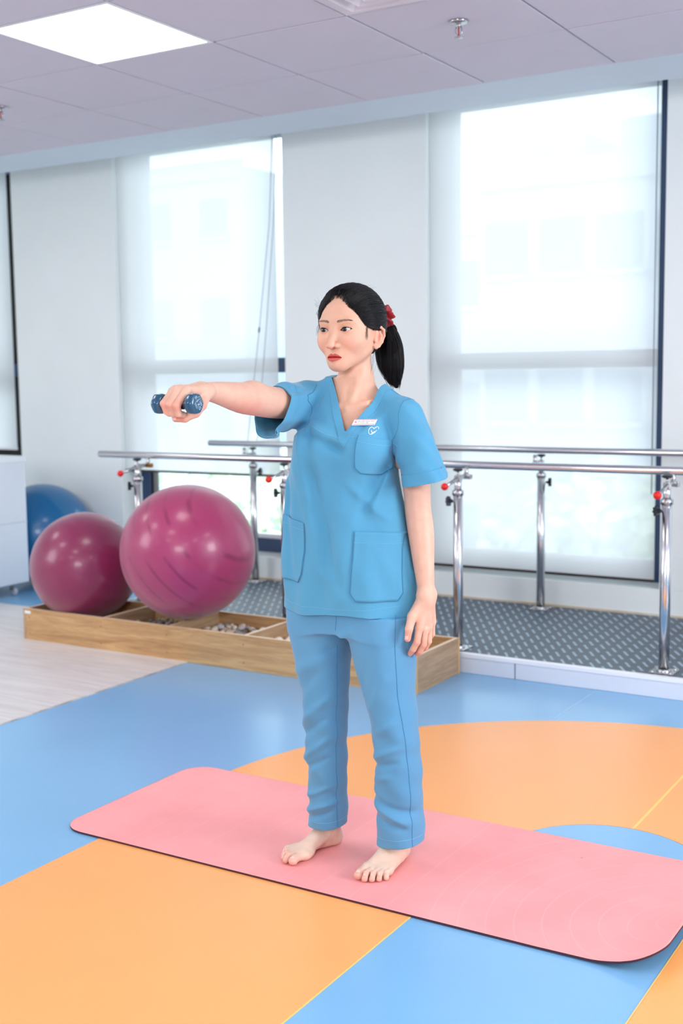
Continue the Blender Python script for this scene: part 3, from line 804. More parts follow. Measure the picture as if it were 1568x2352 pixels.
def surfnet(f, lo, hi, h, C=8, newton=2, fudge=1.25):
    lo = np.asarray(lo, float); hi = np.asarray(hi, float)
    nb = np.ceil((hi - lo) / (h * C)).astype(int); n = nb * C
    B = np.stack(np.meshgrid(*[np.arange(k) for k in nb], indexing='ij'), -1).reshape(-1, 3)
    cen = lo + (B + .5) * h * C
    fv = f(cen)
    keep = np.abs(fv) < h * C * .87 * fudge
    V = np.empty(tuple(n + 1), np.float32)
    sg = np.where(fv < 0, -1, 1).reshape(tuple(nb)).astype(np.float32)
    V[:-1, :-1, :-1] = sg.repeat(C, 0).repeat(C, 1).repeat(C, 2)
    V[-1] = V[-2]; V[:, -1] = V[:, -2]; V[:, :, -1] = V[:, :, -2]
    K = B[keep]
    o = np.stack(np.meshgrid(*[np.arange(C + 1)] * 3, indexing='ij'), -1).reshape(-1, 3)
    step = 400
    for s in range(0, len(K), step):
        I = (K[s:s + step, None, :] * C + o[None]).reshape(-1, 3)
        V[I[:, 0], I[:, 1], I[:, 2]] = f(lo + I * h)
    S_ = (V < 0)
    cnt = np.zeros(tuple(n), np.uint8)
    for a in (0, 1):
        for b in (0, 1):
            for c in (0, 1): cnt += S_[a:n[0] + a, b:n[1] + b, c:n[2] + c]
    act = np.argwhere((cnt > 0) & (cnt < 8))
    idx = np.full(tuple(n), -1, np.int64); idx[act[:, 0], act[:, 1], act[:, 2]] = np.arange(len(act))
    acc = np.zeros((len(act), 3)); num = np.zeros(len(act))
    cor = [(a, b, c) for a in (0, 1) for b in (0, 1) for c in (0, 1)]
    for i, p in enumerate(cor):
        for q in cor[i + 1:]:
            if sum(abs(x - y) for x, y in zip(p, q)) != 1: continue
            va = V[act[:, 0] + p[0], act[:, 1] + p[1], act[:, 2] + p[2]].astype(float); vb = V[act[:, 0] + q[0], act[:, 1] + q[1], act[:, 2] + q[2]].astype(float)
            m = (va < 0) != (vb < 0)
            t = np.where(m, va / np.where(m, va - vb, 1), 0)
            pt = np.array(p, float) + t[:, None] * (np.array(q, float) - np.array(p, float))
            acc[m] += pt[m]; num[m] += 1
    P = lo + (act + acc / np.maximum(num, 1)[:, None]) * h
    quads = []
    for ax in range(3):
        sl0 = [slice(None)] * 3; sl1 = [slice(None)] * 3
        sl0[ax] = slice(0, -1); sl1[ax] = slice(1, None)
        diff = np.argwhere(S_[tuple(sl0)] != S_[tuple(sl1)])
        b, c = (ax + 1) % 3, (ax + 2) % 3
        ok = (diff[:, b] > 0) & (diff[:, c] > 0) & (diff[:, b] < n[b]) & (diff[:, c] < n[c]) & (diff[:, ax] < n[ax])
        diff = diff[ok]
        ins = S_[diff[:, 0], diff[:, 1], diff[:, 2]]
        q = []
        for db, dc in ((-1, -1), (0, -1), (0, 0), (-1, 0)):
            e = diff.copy(); e[:, b] += db; e[:, c] += dc
            q.append(idx[e[:, 0], e[:, 1], e[:, 2]])
        q = np.stack(q, 1)
        q[~ins] = q[~ins][:, ::-1]
        quads.append(q)
    Q = np.concatenate(quads)
    Q = Q[(Q >= 0).all(1)]
    if newton:
        P0 = P.copy(); P = snap(f, P, newton)
        d = P - P0; L = np.sqrt((d * d).sum(1)); k = np.minimum(1, 1.2 * h / np.maximum(L, 1e-9)); P = P0 + d * k[:, None]
    return P, Q
def cut(P, Q, g, f, it=6):
    """keep the part with g<0, the rim pulled onto g=0"""
    gv = g(P); ins = gv < 0
    Q = Q[ins[Q].any(1)]
    used = np.zeros(len(P), bool); used[Q.ravel()] = True
    m = used & ~ins
    R_ = P[m]; R0 = R_.copy()
    for _ in range(it):
        v = g(R_); gr = grad(g, R_); nf = grad(f, R_); nf /= np.maximum(np.linalg.norm(nf, axis=1), 1e-9)[:, None]
        gt = gr - nf * (gr * nf).sum(1)[:, None]
        st = gt * (v / np.maximum((gt * gt).sum(1), .02))[:, None]
        L = np.linalg.norm(st, axis=1); st *= np.minimum(1, .006 / np.maximum(L, 1e-9))[:, None]
        R_ = R_ - st; R_ = snap(f, R_, 1)
    d0 = R_ - R0; L = np.linalg.norm(d0, axis=1); R_ = R0 + d0 * np.minimum(1, .007 / np.maximum(L, 1e-9))[:, None]
    P = P.copy(); P[m] = R_
    return compact(P, Q)
def compact(P, Q):
    used = np.zeros(len(P), bool); used[Q.ravel()] = True
    mp = np.cumsum(used) - 1
    return P[used], mp[Q]
def mesh_np(name, P, Q, mats, parent=None, smooth=True, col=None):
    me = bpy.data.meshes.new(name)
    nv, nq = len(P), len(Q); w = Q.shape[1]
    me.vertices.add(nv); me.vertices.foreach_set('co', np.ascontiguousarray(P, np.float32).ravel())
    me.loops.add(nq * w); me.loops.foreach_set('vertex_index', np.ascontiguousarray(Q, np.int32).ravel())
    me.polygons.add(nq); me.polygons.foreach_set('loop_start', np.arange(0, nq * w, w, dtype=np.int32))
    if smooth: me.polygons.foreach_set('use_smooth', np.ones(nq, bool))
    for m in (mats if isinstance(mats, (list, tuple)) else [mats]): me.materials.append(m)
    me.update(calc_edges=True); me.validate()
    if col is not None:
        at = me.color_attributes.new('tint', 'FLOAT_COLOR', 'POINT')
        at.data.foreach_set('color', np.concatenate([col, np.ones((nv, 1))], 1).astype(np.float32).ravel())
    return link(bpy.data.objects.new(name, me), parent)
def solidify(o, th, off=-1):
    m = o.modifiers.new('thickness', 'SOLIDIFY'); m.thickness = th; m.offset = off; m.use_rim = True
    return o

# ---------------------------------------------------------------- head (eye level is z=0 here)
def mir(c, s): return (c[0] * s, c[1], c[2])
EYEC = (.0305, -.0655, 0.0); EYER = .0118
def lens(x, z, w, hu, hl):
    Ru = (w * w + hu * hu) / (2 * hu); Rl = (w * w + hl * hl) / (2 * hl)
    return np.maximum(np.hypot(x, z - (hu - Ru)) - Ru, np.hypot(x, z + (hl - Rl)) - Rl)
def head_core(P):
    """the skull with the rounded back, no features"""
    A = P.copy(); A[:, 0] = np.abs(A[:, 0])
    d = ell(A, (0, .017, .022), (.0745, .097, .0865))
    d = smin(d, ell(A, (0, -.012, -.024), (.0630, .064, .068)), .028)
    return d
def f_head(P):
    A = P.copy(); A[:, 0] = np.abs(A[:, 0])
    d = head_core(P)
    d = smin(d, rc(A, (.0465, .004, -.046), (.0140, -.0525, -.0865), .012, .0138), .026)       # jaw
    d = smin(d, ell(A, (0, -.0600, -.0870), (.0160, .0195, .0170)), .018)                     # chin
    d = smin(d, ell(A, (.0345, -.048, -.028), (.0265, .025, .026)), .020)                     # cheek
    d = smin(d, ell(A, (0, -.054, -.066), (.031, .0265, .027)), .016)                       # muzzle
    d = smin(d, ell(A, (.026, -.0605, .021), (.024, .0145, .0100)), .014)                    # brow
    d = smax(d, -ell(A, (.0335, -.0850, -.001), (.0215, .0120, .0115)), .011)              # socket
    # nose
    d = smin(d, chain(P, [(0, -.0700, .012), (0, -.0790, -.008), (0, -.0885, -.028), (0, -.0945, -.0395)], [.0062, .0062, .0075, .0088], .004), .0095)
    d = smin(d, ell(A, (.0115, -.0825, -.0405), (.0078, .0105, .0068)), .0040)
    d = smin(d, ell(A, (0, -.0885, -.0440), (.0050, .0080, .0046)), .003)
    d = smax(d, -ell(A, (.0066, -.0890, -.0470), (.0036, .0052, .0030)), .0014)
    # philtrum
    d = smax(d, -rc(P, (0, -.0890, -.0525), (0, -.0880, -.0600), .0022, .0022), .003)
    # mouth
    bul, gro, _ = lipfield(P)
    d = d - bul + gro
    # lids
    E = A - np.array(EYEC)
    lid = np.sqrt((E * E).sum(1)) - (EYER + .0016)
    d = smin(d, lid, .0035)
    x, z = eyexz(A)
    crease = np.hypot(x, z - (.0086 - .0185)) - .0185
    d = d + .0011 * np.exp(-(crease / .0011) ** 2) * sstep(.0145, .011, np.abs(x)) * sstep(-.002, .002, z) * sstep(-.056, -.060, A[:, 1])
    le = lens(x, z, .0143, .0058, .0046)
    carve = np.maximum(le, np.maximum(A[:, 1] + .060, EYER - .0040 - np.sqrt((E * E).sum(1))))
    d = smax(d, -carve, .0008)
    # neck
    d = smin(d, chain(P, [(.003, .020, -.060), (.005, .024, -.110), (.006, .030, -.160)], [.043, .0410, .042], .01), .012)
    # ears
    d = smin(d, f_ear(A), .0025)
    return d
def eyexz(A):
    x = A[:, 0] - .0318; z = A[:, 2] + .0006
    t = .10; return x * math.cos(t) + z * math.sin(t), -x * math.sin(t) + z * math.cos(t)
LW = .0212
def lipfield(P):
    x, z = P[:, 0], P[:, 2]; t = np.clip(np.abs(x) / LW, 0, 1); tt = 1 - t * t
    zm = -.0690 - 3.0 * x * x - .0007 * np.exp(-(x / .0035) ** 2)
    hu = .0094 * tt ** .85 * (1 - .20 * np.exp(-(x / .0028) ** 2)) + 1e-5
    hl = .0114 * tt ** .75 + 1e-5
    fr = sstep(-.060, -.068, P[:, 1])
    su = (z - zm) / hu; sl = (zm - z) / hl
    pu = np.where((su > 0) & (su < 1.25), np.sin(np.pi * np.clip(su / 1.25, 0, 1) ** .75), 0)
    pl = np.where((sl >= 0) & (sl < 1.3), np.sin(np.pi * np.clip(sl / 1.3, 0, 1) ** .8), 0)
    bul = (.0036 * pu + .0044 * pl) * tt ** .6 * fr
    gro = .0016 * np.exp(-((z - zm) / .0011) ** 2) * sstep(1.0, .93, t) * fr
    mask = np.where(z > zm, sstep(1.04, .90, su), sstep(1.02, .88, sl)) * (t < 1) * (fr > .3)
    return bul, gro, mask
EAR_R = rotz(-.52)
def f_ear(A):
    q = (A - np.array([.0735, .012, -.022])) @ EAR_R @ rotx(-.10)
    # q: x out of the head, y back, z up
    rim = chain(q, [(.002, -.006, .012), (.005, -.004, .024), (.008, .006, .0285), (.0095, .0145, .022), (.0095, .0165, .008), (.0075, .013, -.008), (.005, .006, -.019), (.003, -.001, -.0225), (.001, -.005, -.018)], [.0024, .0030, .0032, .0033, .0032, .0031, .0038, .0050, .0040], .002)
    bowl = ell(q, (.002, .005, .003), (.0045, .0125, .0225))
    d = smin(rim, bowl, .004)
    anti = chain(q, [(.0065, .004, .017), (.0078, .0095, .008), (.0068, .008, -.006), (.005, .002, -.012)], [.0022, .0028, .0026, .002], .002)
    d = smax(d, -ell(q, (.0095, .0025, .0000), (.0062, .0072, .0110)), .003)
    d = smax(d, -chain(q, [(.0085, .002, .0215), (.0105, .0105, .0185), (.0108, .0130, .006)], [.002, .0022, .002]), .0018)
    d = smin(d, anti, .002)
    d = smin(d, rc(q, (.0025, -.0055, -.002), (.004, -.0040, -.008), .003, .0028), .003)
    return d

HEAD_C = np.array([0.006, 0.0, EZ]); HEAD_R = rotz(math.radians(1.5))
def to_head(P): return (P - HEAD_C) @ HEAD_R
def from_head(P): return P @ HEAD_R.T + HEAD_C

def torso_twist(P):
    a = -math.radians(14) * sstep(.86, 1.16, P[:, 2])
    c, s = np.cos(a), np.sin(a)
    Q_ = P.copy(); Q_[:, 0] = c * P[:, 0] - s * P[:, 1]; Q_[:, 1] = s * P[:, 0] + c * P[:, 1]
    return Q_
def loft(P, T, n=2.0):
    """T rows: z, cx, cy, a, b; pseudo distance to a stack of ellipses"""
    T = np.asarray(T, float); T = T[np.argsort(T[:, 0])]; z = P[:, 2]
    cx, cy, a, b = [np.interp(z, T[:, 0], T[:, i]) for i in (1, 2, 3, 4)]
    u = np.abs(P[:, 0] - cx) / a; v = np.abs(P[:, 1] - cy) / b
    return ((u ** n + v ** n) ** (1 / n) - 1) * np.minimum(a, b)
def smooth_rows(T, n=60, w=.03):
    T = np.asarray(T, float); T = T[np.argsort(T[:, 0])]; z = np.linspace(T[0, 0], T[-1, 0], n)
    R_ = np.stack([np.interp(z, T[:, 0], T[:, i]) for i in range(5)], 1)
    K = np.exp(-((z[:, None] - z[None]) / w) ** 2); K /= K.sum(1)[:, None]
    out = R_.copy(); out[:, 1:] = K @ R_[:, 1:]
    return out

SH_L, EL_L, WR_L = (.160, .035, 1.205), (.187, .030, .965), (.225, .003, .748)
SH_R, EL_R, WR_R = (-.135, -.010, 1.238), (-.126, -.235, 1.248), (-.113, -.462, 1.272)
CHEST = smooth_rows([(1.02, 0, .01, .125, .090), (1.10, 0, .005, .135, .095), (1.17, 0, .01, .130, .085), (1.23, 0, .022, .105, .065), (1.27, 0, .030, .060, .050), (1.31, 0, .030, .045, .045)])
def f_chest(P):
    Q_ = torso_twist(P)
    d = loft(Q_, CHEST)
    d = np.maximum(d, P[:, 2] - 1.30)
    for s in (-1, 1):
        d = smin(d, rc(Q_, (s * .03, .032, 1.245), (s * .150, .012, 1.205), .026, .036), .02)
        d = smin(d, rc(Q_, (s * .012, -.045, 1.222), (s * .105, -.018, 1.243), .0065, .0065), .016)      # collarbone
    return d
def f_upper(P):
    d = f_head(to_head(P))
    d = smin(d, chain(P, [(.012, .024, 1.30), (.012, .028, 1.24)], [.0415, .048]), .014)
    # neck muscles
    for s in (-1, 1): d = smin(d, rc(P, (s * .032 + .012, .018, 1.345), (s * .011 + .018, -.030, 1.240), .008, .006), .012)
    return smin(d, f_chest(P), .014)
def finger(P, pts, r, k=.003): return chain(P, pts, r, k)
def f_arm_l(P):
    d = limb(P, [SH_L, (.172, .036, 1.10), (.183, .033, 1.01), EL_L, (.199, .024, .905), (.213, .011, .825), WR_L, (.226, .000, .735)], [.044, .0385, .0345, .0335, .0335, .0268, .0200, .0195], 3)
    # forearm flattened into the wrist
    W = np.array(WR_L)
    d = smin(d, rc(P, (.222, -.010, .752), (.230, .014, .750), .0165, .0165), .010)
    palm = smin(rc(P, (.222, -.008, .738), (.217, -.020, .668), .0155, .0115), rc(P, (.228, .010, .738), (.226, .030, .675), .0150, .0110), .018)
    palm = smin(palm, rc(P, (.226, .001, .735), (.2225, .005, .662), .0155, .0120), .012)
    d = smin(d, palm, .014)
    d = smin(d, chain(P, [(.213, -.016, .722), (.204, -.036, .697), (.203, -.052, .668), (.200, -.054, .643)], [.0145, .0125, .0098, .0084], .004), .009)
    F = [
        ([(.216, -.021, .667), (.2135, -.029, .631), (.2005, -.026, .610), (.187, -.017, .596)], [.0098, .0086, .0080, .0068]),
        ([(.2225, -.003, .660), (.2190, -.005, .620), (.2065, .000, .601), (.1945, .007, .591)], [.0098, .0088, .0080, .0070]),
        ([(.2255, .014, .663), (.2230, .016, .625), (.2120, .019, .607), (.2010, .022, .599)], [.0094, .0084, .0078, .0068]),
        ([(.2260, .030, .671), (.2245, .034, .641), (.2150, .034, .626), (.2050, .034, .618)], [.0086, .0074, .0068, .0060])]
    h = None
    for p, r in F:
        q = finger(P, p, r); h = q if h is None else smin(h, q, .0012)
    return smin(d, h, .006)
DB = np.array([-.115, -.554, 1.246])
def f_arm_r(P):
    d = limb(P, [SH_R, (-.130, -.13, 1.237), EL_R, (-.123, -.30, 1.254), (-.118, -.385, 1.266), (-.114, -.435, 1.271), WR_R, (-.113, -.480, 1.272)], [.043, .0400, .0400, .0375, .0280, .0225, .0200, .0200], 3)
    d = smin(d, ell(P, (-.128, -.245, 1.272), (.022, .035, .020)), .02)
    d = smin(d, rc(P, (-.128, -.458, 1.272), (-.100, -.458, 1.271), .0175, .0175), .010)
    d = smin(d, ell(P, (-.127, -.452, 1.287), (.009, .012, .008)), .008)                    # ulna head
    palm = None
    MC = [(-.093, -.545, 1.2755), (-.1085, -.549, 1.278), (-.1235, -.547, 1.2765), (-.137, -.541, 1.273)]
    for i, m in enumerate(MC):
        q = rc(P, (-.103 - .008 * i, -.465, 1.273), m, .0150, .0102); palm = q if palm is None else smin(palm, q, .010)
    d = smin(d, palm, .010)
    d = smin(d, chain(P, [(-.099, -.474, 1.262), (-.088, -.500, 1.243), (-.090, -.520, 1.225), (-.105, -.540, 1.2135), (-.124, -.549, 1.2125)], [.0150, .0130, .0112, .0098, .0082], .004), .007)
    PIP = [(-.0955, -.5800, 1.2425), (-.1095, -.5835, 1.2455), (-.1235, -.5815, 1.2465), (-.137, -.5740, 1.2470)]
    DIP = [(-.0965, -.5720, 1.2245), (-.1095, -.5745, 1.2250), (-.1225, -.5730, 1.2260), (-.1350, -.5665, 1.2285)]
    TIP = [(-.0970, -.5560, 1.2220), (-.1095, -.5570, 1.2220), (-.1220, -.5560, 1.2230), (-.1340, -.5530, 1.2250)]
    h = None
    for i in range(4):
        r = [.0100, .0092, .0082, .0072] if i < 3 else [.0088, .0080, .0072, .0064]
        q = chain(P, [MC[i], PIP[i], DIP[i], TIP[i]], r, .002); h = q if h is None else smin(h, q, .0010)
    d = smin(d, h, .005)
    return d
MATZ = 0.0078
def f_foot(P, org, ang, s):
    """s=+1 left foot; org is the heel point on the ground"""
    c, sn = math.cos(ang), math.sin(ang)
    q = P - np.array([org[0], org[1], MATZ])
    L = q.copy(); L[:, 0] = s * (c * q[:, 0] + sn * q[:, 1]); L[:, 1] = -(-sn * q[:, 0] + c * q[:, 1])   # x outward, y forward
    d = chain(L, [(0, .042, .20), (0, .042, .10), (0, .040, .062)], [.040, .0290, .0300], .01)
    d = smin(d, ell(L, (0, .028, .024), (.0265, .029, .027)), .02)
    d = smin(d, rc(L, (.002, .055, .048), (-.006, .130, .022), .0285, .0200), .022)
    d = smin(d, rc(L, (.008, .060, .018), (.024, .140, .013), .0200, .0140), .018)
    d = smin(d, rc(L, (-.012, .135, .016), (-.0235, .158, .015), .0170, .0155), .012)
    d = smin(d, ell(L, (.002, .150, .012), (.040, .030, .0150)), .012)
    for e in (-1, 1): d = smin(d, ell(L, (e * .027, .044 + .004 * e, .068 - .004 * e), (.008, .010, .011)), .010)     # ankle bones
    d = smin(d, rc(L, (-.010, .07, .062), (-.018, .14, .028), .006, .005), .016)
    toes = [(-.0275, .166, -.0265, .213, .0118, .0125), (-.0065, .172, -.0045, .216, .0082, .0082), (.0100, .168, .0125, .207, .0078, .0078), (.0235, .160, .0270, .195, .0074, .0074), (.0350, .148, .0385, .178, .0072, .0072)]
    h = None
    for i, (x0, y0, x1, y1, ra, rb) in enumerate(toes):
        ym = y0 * .42 + y1 * .58
        zz = .014 if i == 0 else .0145
        q2 = chain(L, [(x0, y0 - .012, zz + .002), (x0 * .45 + x1 * .55, ym, zz + (.001 if i == 0 else .0045)), (x1, y1 - rb, rb * .80)], [ra * .95, ra * .92, rb], .002)
        # nail bed
        h = q2 if h is None else smin(h, q2, .0009)
    d = smin(d, h, .0045)
    return smax(d, -(P[:, 2] - MATZ), .004)
FL = dict(org=(.113, .088), ang=math.radians(-1), s=1)
FR = dict(org=(-.089, .080), ang=math.radians(-15), s=-1)
def nails(P, fk, S):
    pass

R_LEG = [(.86, -.080, .005, .080, .092), (.70, -.0945, .002, .0835, .096), (.634, -.0940, .0, .0823, .0950), (.584, -.0887, 0, .0749, .0885), (.531, -.0866, 0, .0661, .0816), (.480, -.0825, 0, .0610, .0750), (.420, -.0810, 0, .0545, .0690), (.348, -.0829, .005, .0521, .0654), (.297, -.0875, .009, .0512, .0647), (.209, -.0880, .018, .0462, .0637), (.145, -.0910, .023, .0445, .0629), (.075, -.0985, .030, .0505, .0620), (.02, -.1005, .032, .0525, .062)]
L_LEG = [(.86, .080, .005, .080, .092), (.70, .0945, .002, .0848, .096), (.631, .0962, .0, .0838, .0950), (.562, .1027, .001, .0790, .0859), (.484, .1132, .003, .0650, .0761), (.424, .1249, .004, .0593, .0695), (.352, .1320, .009, .0571, .0657), (.293, .1338, .014, .0575, .0654), (.198, .1287, .023, .0624, .0648), (.135, .1304, .029, .0612, .0644), (.048, .1291, .035, .0618, .0640), (.0, .1291, .035, .0618, .0640)]
RLs, LLs = smooth_rows(R_LEG, 80, .022), smooth_rows(L_LEG, 80, .022)
def f_torso_low(P):
    """plain body under the clothes"""
    d = loft(P, smooth_rows([(.62, 0, .012, .150, .080), (.76, 0, .012, .158, .090), (.90, 0, .008, .128, .080), (1.00, 0, .008, .120, .080), (1.10, 0, .005, .128, .088), (1.20, 0, .012, .110, .070)]))
    d = np.maximum(d, np.maximum(P[:, 2] - 1.16, .62 - P[:, 2]))
    for T, s in ((RLs, -1), (LLs, 1)):
        xs_ = lambda z: float(np.interp(z, T[:, 0], T[:, 1])); ys_ = lambda z: float(np.interp(z, T[:, 0], T[:, 2]))
        d = smin(d, chain(P, [(s * .085, .012, .70), (xs_(.55), ys_(.55) + .005, .55), (xs_(.36), ys_(.36) + .008, .36), (xs_(.22), ys_(.22) + .012, .22), (xs_(.12), ys_(.12) + .012, .12)], [.076, .062, .044, .042, .031], .03), .02)
    return d

SKIN = np.array(srgb(225, 180, 155)[:3]); SKIN_ARM = np.array(srgb(229, 187, 165)[:3]); RED = np.array(srgb(226, 150, 132)[:3])
def mixc(a, b, t): return a + (b - a) * t[:, None]
def col_head(P):
    H = to_head(P); A = H.copy(); A[:, 0] = np.abs(A[:, 0])
    c = np.repeat(SKIN[None], len(P), 0)
    bl = np.exp(-((A[:, 0] - .042) ** 2 / .016 ** 2 + (H[:, 2] + .035) ** 2 / .018 ** 2)) * (H[:, 1] < -.02)
    c = mixc(c, np.array(srgb(236, 170, 152)[:3]), bl * .45)
    c = mixc(c, np.array(srgb(232, 168, 148)[:3]), np.exp(-((A[:, 0]) ** 2 / .012 ** 2 + (H[:, 2] + .042) ** 2 / .010 ** 2)) * (H[:, 1] < -.07) * .5)
    ey = np.exp(-((A[:, 0] - .032) ** 2 / .017 ** 2 + (H[:, 2] - .003) ** 2 / .010 ** 2)) * (H[:, 1] < -.05)
    c = mixc(c, np.array(srgb(214, 154, 126)[:3]), ey * .75)
    er = (f_ear(A) < .0015) * (H[:, 1] > -.01); c = mixc(c, np.array(srgb(238, 168, 146)[:3]), er * .5)
    lp = lipfield(H)[2]
    c = mixc(c, np.array(srgb(190, 70, 66)[:3]), lp * np.where(H[:, 2] > -.069, .90, .78))
    inner = np.exp(-((H[:, 2] + .0690 + 3.0 * H[:, 0] ** 2) / .0030) ** 2) * lp; c = mixc(c, np.array(srgb(184, 14, 22)[:3]), inner * .95)
    ns = np.exp(-(((A[:, 0] - .0066) / .0034) ** 2 + ((H[:, 1] + .0890) / .0050) ** 2 + ((H[:, 2] + .0480) / .0034) ** 2)); c = mixc(c, np.array(srgb(96, 44, 36)[:3]), np.clip(ns * 1.3, 0, 1))  # nostril shade painted into the skin tint
    # brows
    bz = .0205 + .0040 * np.sin(np.clip((A[:, 0] - .010) / .040, 0, 1) * 2.4) - .0020
    t = np.clip((A[:, 0] - .011) / .037, 0, 1); hw = .0046 * (1 - .70 * t ** 2) * sstep(.0, .12, t + .03)
    nz = .5 + .5 * np.sin(H[:, 0] * 2600 + H[:, 2] * 900)
    br = sstep(1.0, .35, np.abs(H[:, 2] - bz) / hw) * (A[:, 0] > .010) * (A[:, 0] < .049) * (H[:, 1] < -.04)
    c = mixc(c, np.array(srgb(78, 62, 58)[:3]), br * .62)
    # lash line
    x, z = eyexz(A); le = lens(x, z, .0143, .0058, .0046)
    up = sstep(.0013, .0003, np.abs(le)) * (H[:, 1] < -.058) * np.where(z > 0, 1.0, .35)
    c = mixc(c, np.array(srgb(42, 30, 30)[:3]), up * .85)
    return c
def col_hand(P, tips):
    c = np.repeat(SKIN_ARM[None], len(P), 0)
    t = np.zeros(len(P))
    for q, r in tips:
        t = np.maximum(t, np.exp(-((P - np.array(q)) ** 2).sum(1) / r ** 2))
    return mixc(c, RED, t * .8)

def skin_mat():
    m = bpy.data.materials.new('skin'); m.use_nodes = True
    nt = m.node_tree; b = nt.nodes['Principled BSDF']; N = nt.nodes.new; L = nt.links.new
    b.inputs['Roughness'].default_value = .48; b.inputs['Subsurface Weight'].default_value = .30
    b.inputs['Subsurface Radius'].default_value = (1.0, .35, .18); b.inputs['Subsurface Scale'].default_value = .007
    b.inputs['Specular IOR Level'].default_value = .4
    a = N('ShaderNodeVertexColor'); a.layer_name = 'tint'
    tc = N('ShaderNodeTexCoord'); n = N('ShaderNodeTexNoise'); n.inputs['Scale'].default_value = 45; n.inputs['Detail'].default_value = 5; L(tc.outputs['Object'], n.inputs['Vector'])
    rp = N('ShaderNodeValToRGB'); rp.color_ramp.elements[0].position = .3; rp.color_ramp.elements[1].position = .75
    rp.color_ramp.elements[0].color = (.93, .89, .87, 1); rp.color_ramp.elements[1].color = (1.03, 1.01, 1.0, 1)
    L(n.outputs['Fac'], rp.inputs['Fac'])
    mx = N('ShaderNodeMix'); mx.data_type = 'RGBA'; mx.blend_type = 'MULTIPLY'; mx.inputs['Factor'].default_value = 1
    L(a.outputs['Color'], mx.inputs['A']); L(rp.outputs['Color'], mx.inputs['B']); L(mx.outputs['Result'], b.inputs['Base Color'])
    n2 = N('ShaderNodeTexNoise'); n2.inputs['Scale'].default_value = 900; L(tc.outputs['Object'], n2.inputs['Vector'])
    bp = N('ShaderNodeBump'); bp.inputs['Strength'].default_value = .12; bp.inputs['Distance'].default_value = .0008
    L(n2.outputs['Fac'], bp.inputs['Height']); L(bp.outputs['Normal'], b.inputs['Normal'])
    return m
M_skin = skin_mat()

person = empty('person', tuple(PO)); tag(person, 'barefoot woman in pale blue scrubs holding a dumbbell out at arm\'s length', 'person')
parts = []
def refine(P, Q, f, sel):
    """split the selected quads in four; returns soup joined by position"""
    m = sel(P[Q].mean(1))
    keep, sp = Q[~m], Q[m]
    # edge midpoints, shared
    E_ = np.sort(np.stack([sp, np.roll(sp, -1, 1)], -1), -1).reshape(-1, 2)
    ue, inv = np.unique(E_, axis=0, return_inverse=True); inv = inv.reshape(-1, 4)
    mid = P[ue].mean(1); cen = P[sp].mean(1)
    n0 = len(P); n1 = n0 + len(mid)
    P2 = np.concatenate([P, mid, cen])
    mi = inv + n0; ci = np.arange(len(sp)) + n1
    q4 = np.concatenate([np.stack([sp[:, k], mi[:, k], ci, mi[:, (k + 3) % 4]], 1) for k in range(4)])
    # re-project only new points inside (border midpoints stay on the chord)
    cnt = np.bincount(inv.ravel(), minlength=len(ue))
    inner = np.concatenate([np.zeros(n0, bool), cnt > 1, np.ones(len(cen), bool)])
    used = np.zeros(len(P2), bool); used[q4.ravel()] = True; border = np.zeros(len(P2), bool)
    bm_ = np.flatnonzero(cnt == 1) + n0; border[bm_] = True; border[ue[cnt == 1].ravel()] = True
    mv = used & ~border
    P2[mv] = snap(f, P2[mv], 2, e=2e-4)
    return P2, np.concatenate([keep, q4])
def no_cut_head(P): return P
P1, Q1 = surfnet(f_upper, (-.17, -.125, 1.150), (.20, .135, 1.54), .0019)
HS = lambda C_: (lambda H: (H[:, 1] < -.035) & (H[:, 2] > -.095) & (H[:, 2] < .034) & (np.abs(H[:, 0]) < .056))(to_head(C_))
P1, Q1 = refine(P1, Q1, f_upper, lambda C_: HS(C_) | (lambda H: (np.abs(H[:, 0]) > .062) & (H[:, 2] > -.058) & (H[:, 2] < .014) & (H[:, 1] > -.012) & (H[:, 1] < .042))(to_head(C_)))
HS2 = lambda C_: (lambda H: (H[:, 1] < -.050) & (((H[:, 2] > -.011) & (H[:, 2] < .014) & (np.abs(H[:, 0]) > .012) & (np.abs(H[:, 0]) < .052)) | ((H[:, 2] > -.084) & (H[:, 2] < -.056) & (np.abs(H[:, 0]) < .027)) | ((H[:, 2] > -.056) & (H[:, 2] < -.030) & (np.abs(H[:, 0]) < .022))))(to_head(C_))
P1, Q1 = refine(P1, Q1, f_upper, HS2)
parts.append((P1, Q1, col_head(P1)))
Pa, Qa = surfnet(f_arm_l, (.115, -.09, .555), (.275, .10, 1.26), .0015)
parts.append((Pa, Qa, col_hand(Pa, [((.190, -.015, .600), .02), ((.20, .004, .598), .018), ((.207, .02, .604), .016), ((.208, .034, .624), .014), ((.201, -.053, .648), .016), ((.219, -.006, .622), .012), ((.214, -.029, .632), .012), ((.187, .06, .96), .02)])))
Pa, Qa = surfnet(f_arm_r, (-.20, -.62, 1.17), (-.06, .06, 1.31), .0014)
parts.append((Pa, Qa, col_hand(Pa, [((-.0955, -.580, 1.240), .014), ((-.1095, -.583, 1.240), .014), ((-.1235, -.582, 1.240), .014), ((-.137, -.574, 1.242), .013), ((-.115, -.549, 1.209), .022), ((-.10, -.30, 1.20), .05), ((-.1, -.5, 1.235), .02)])))
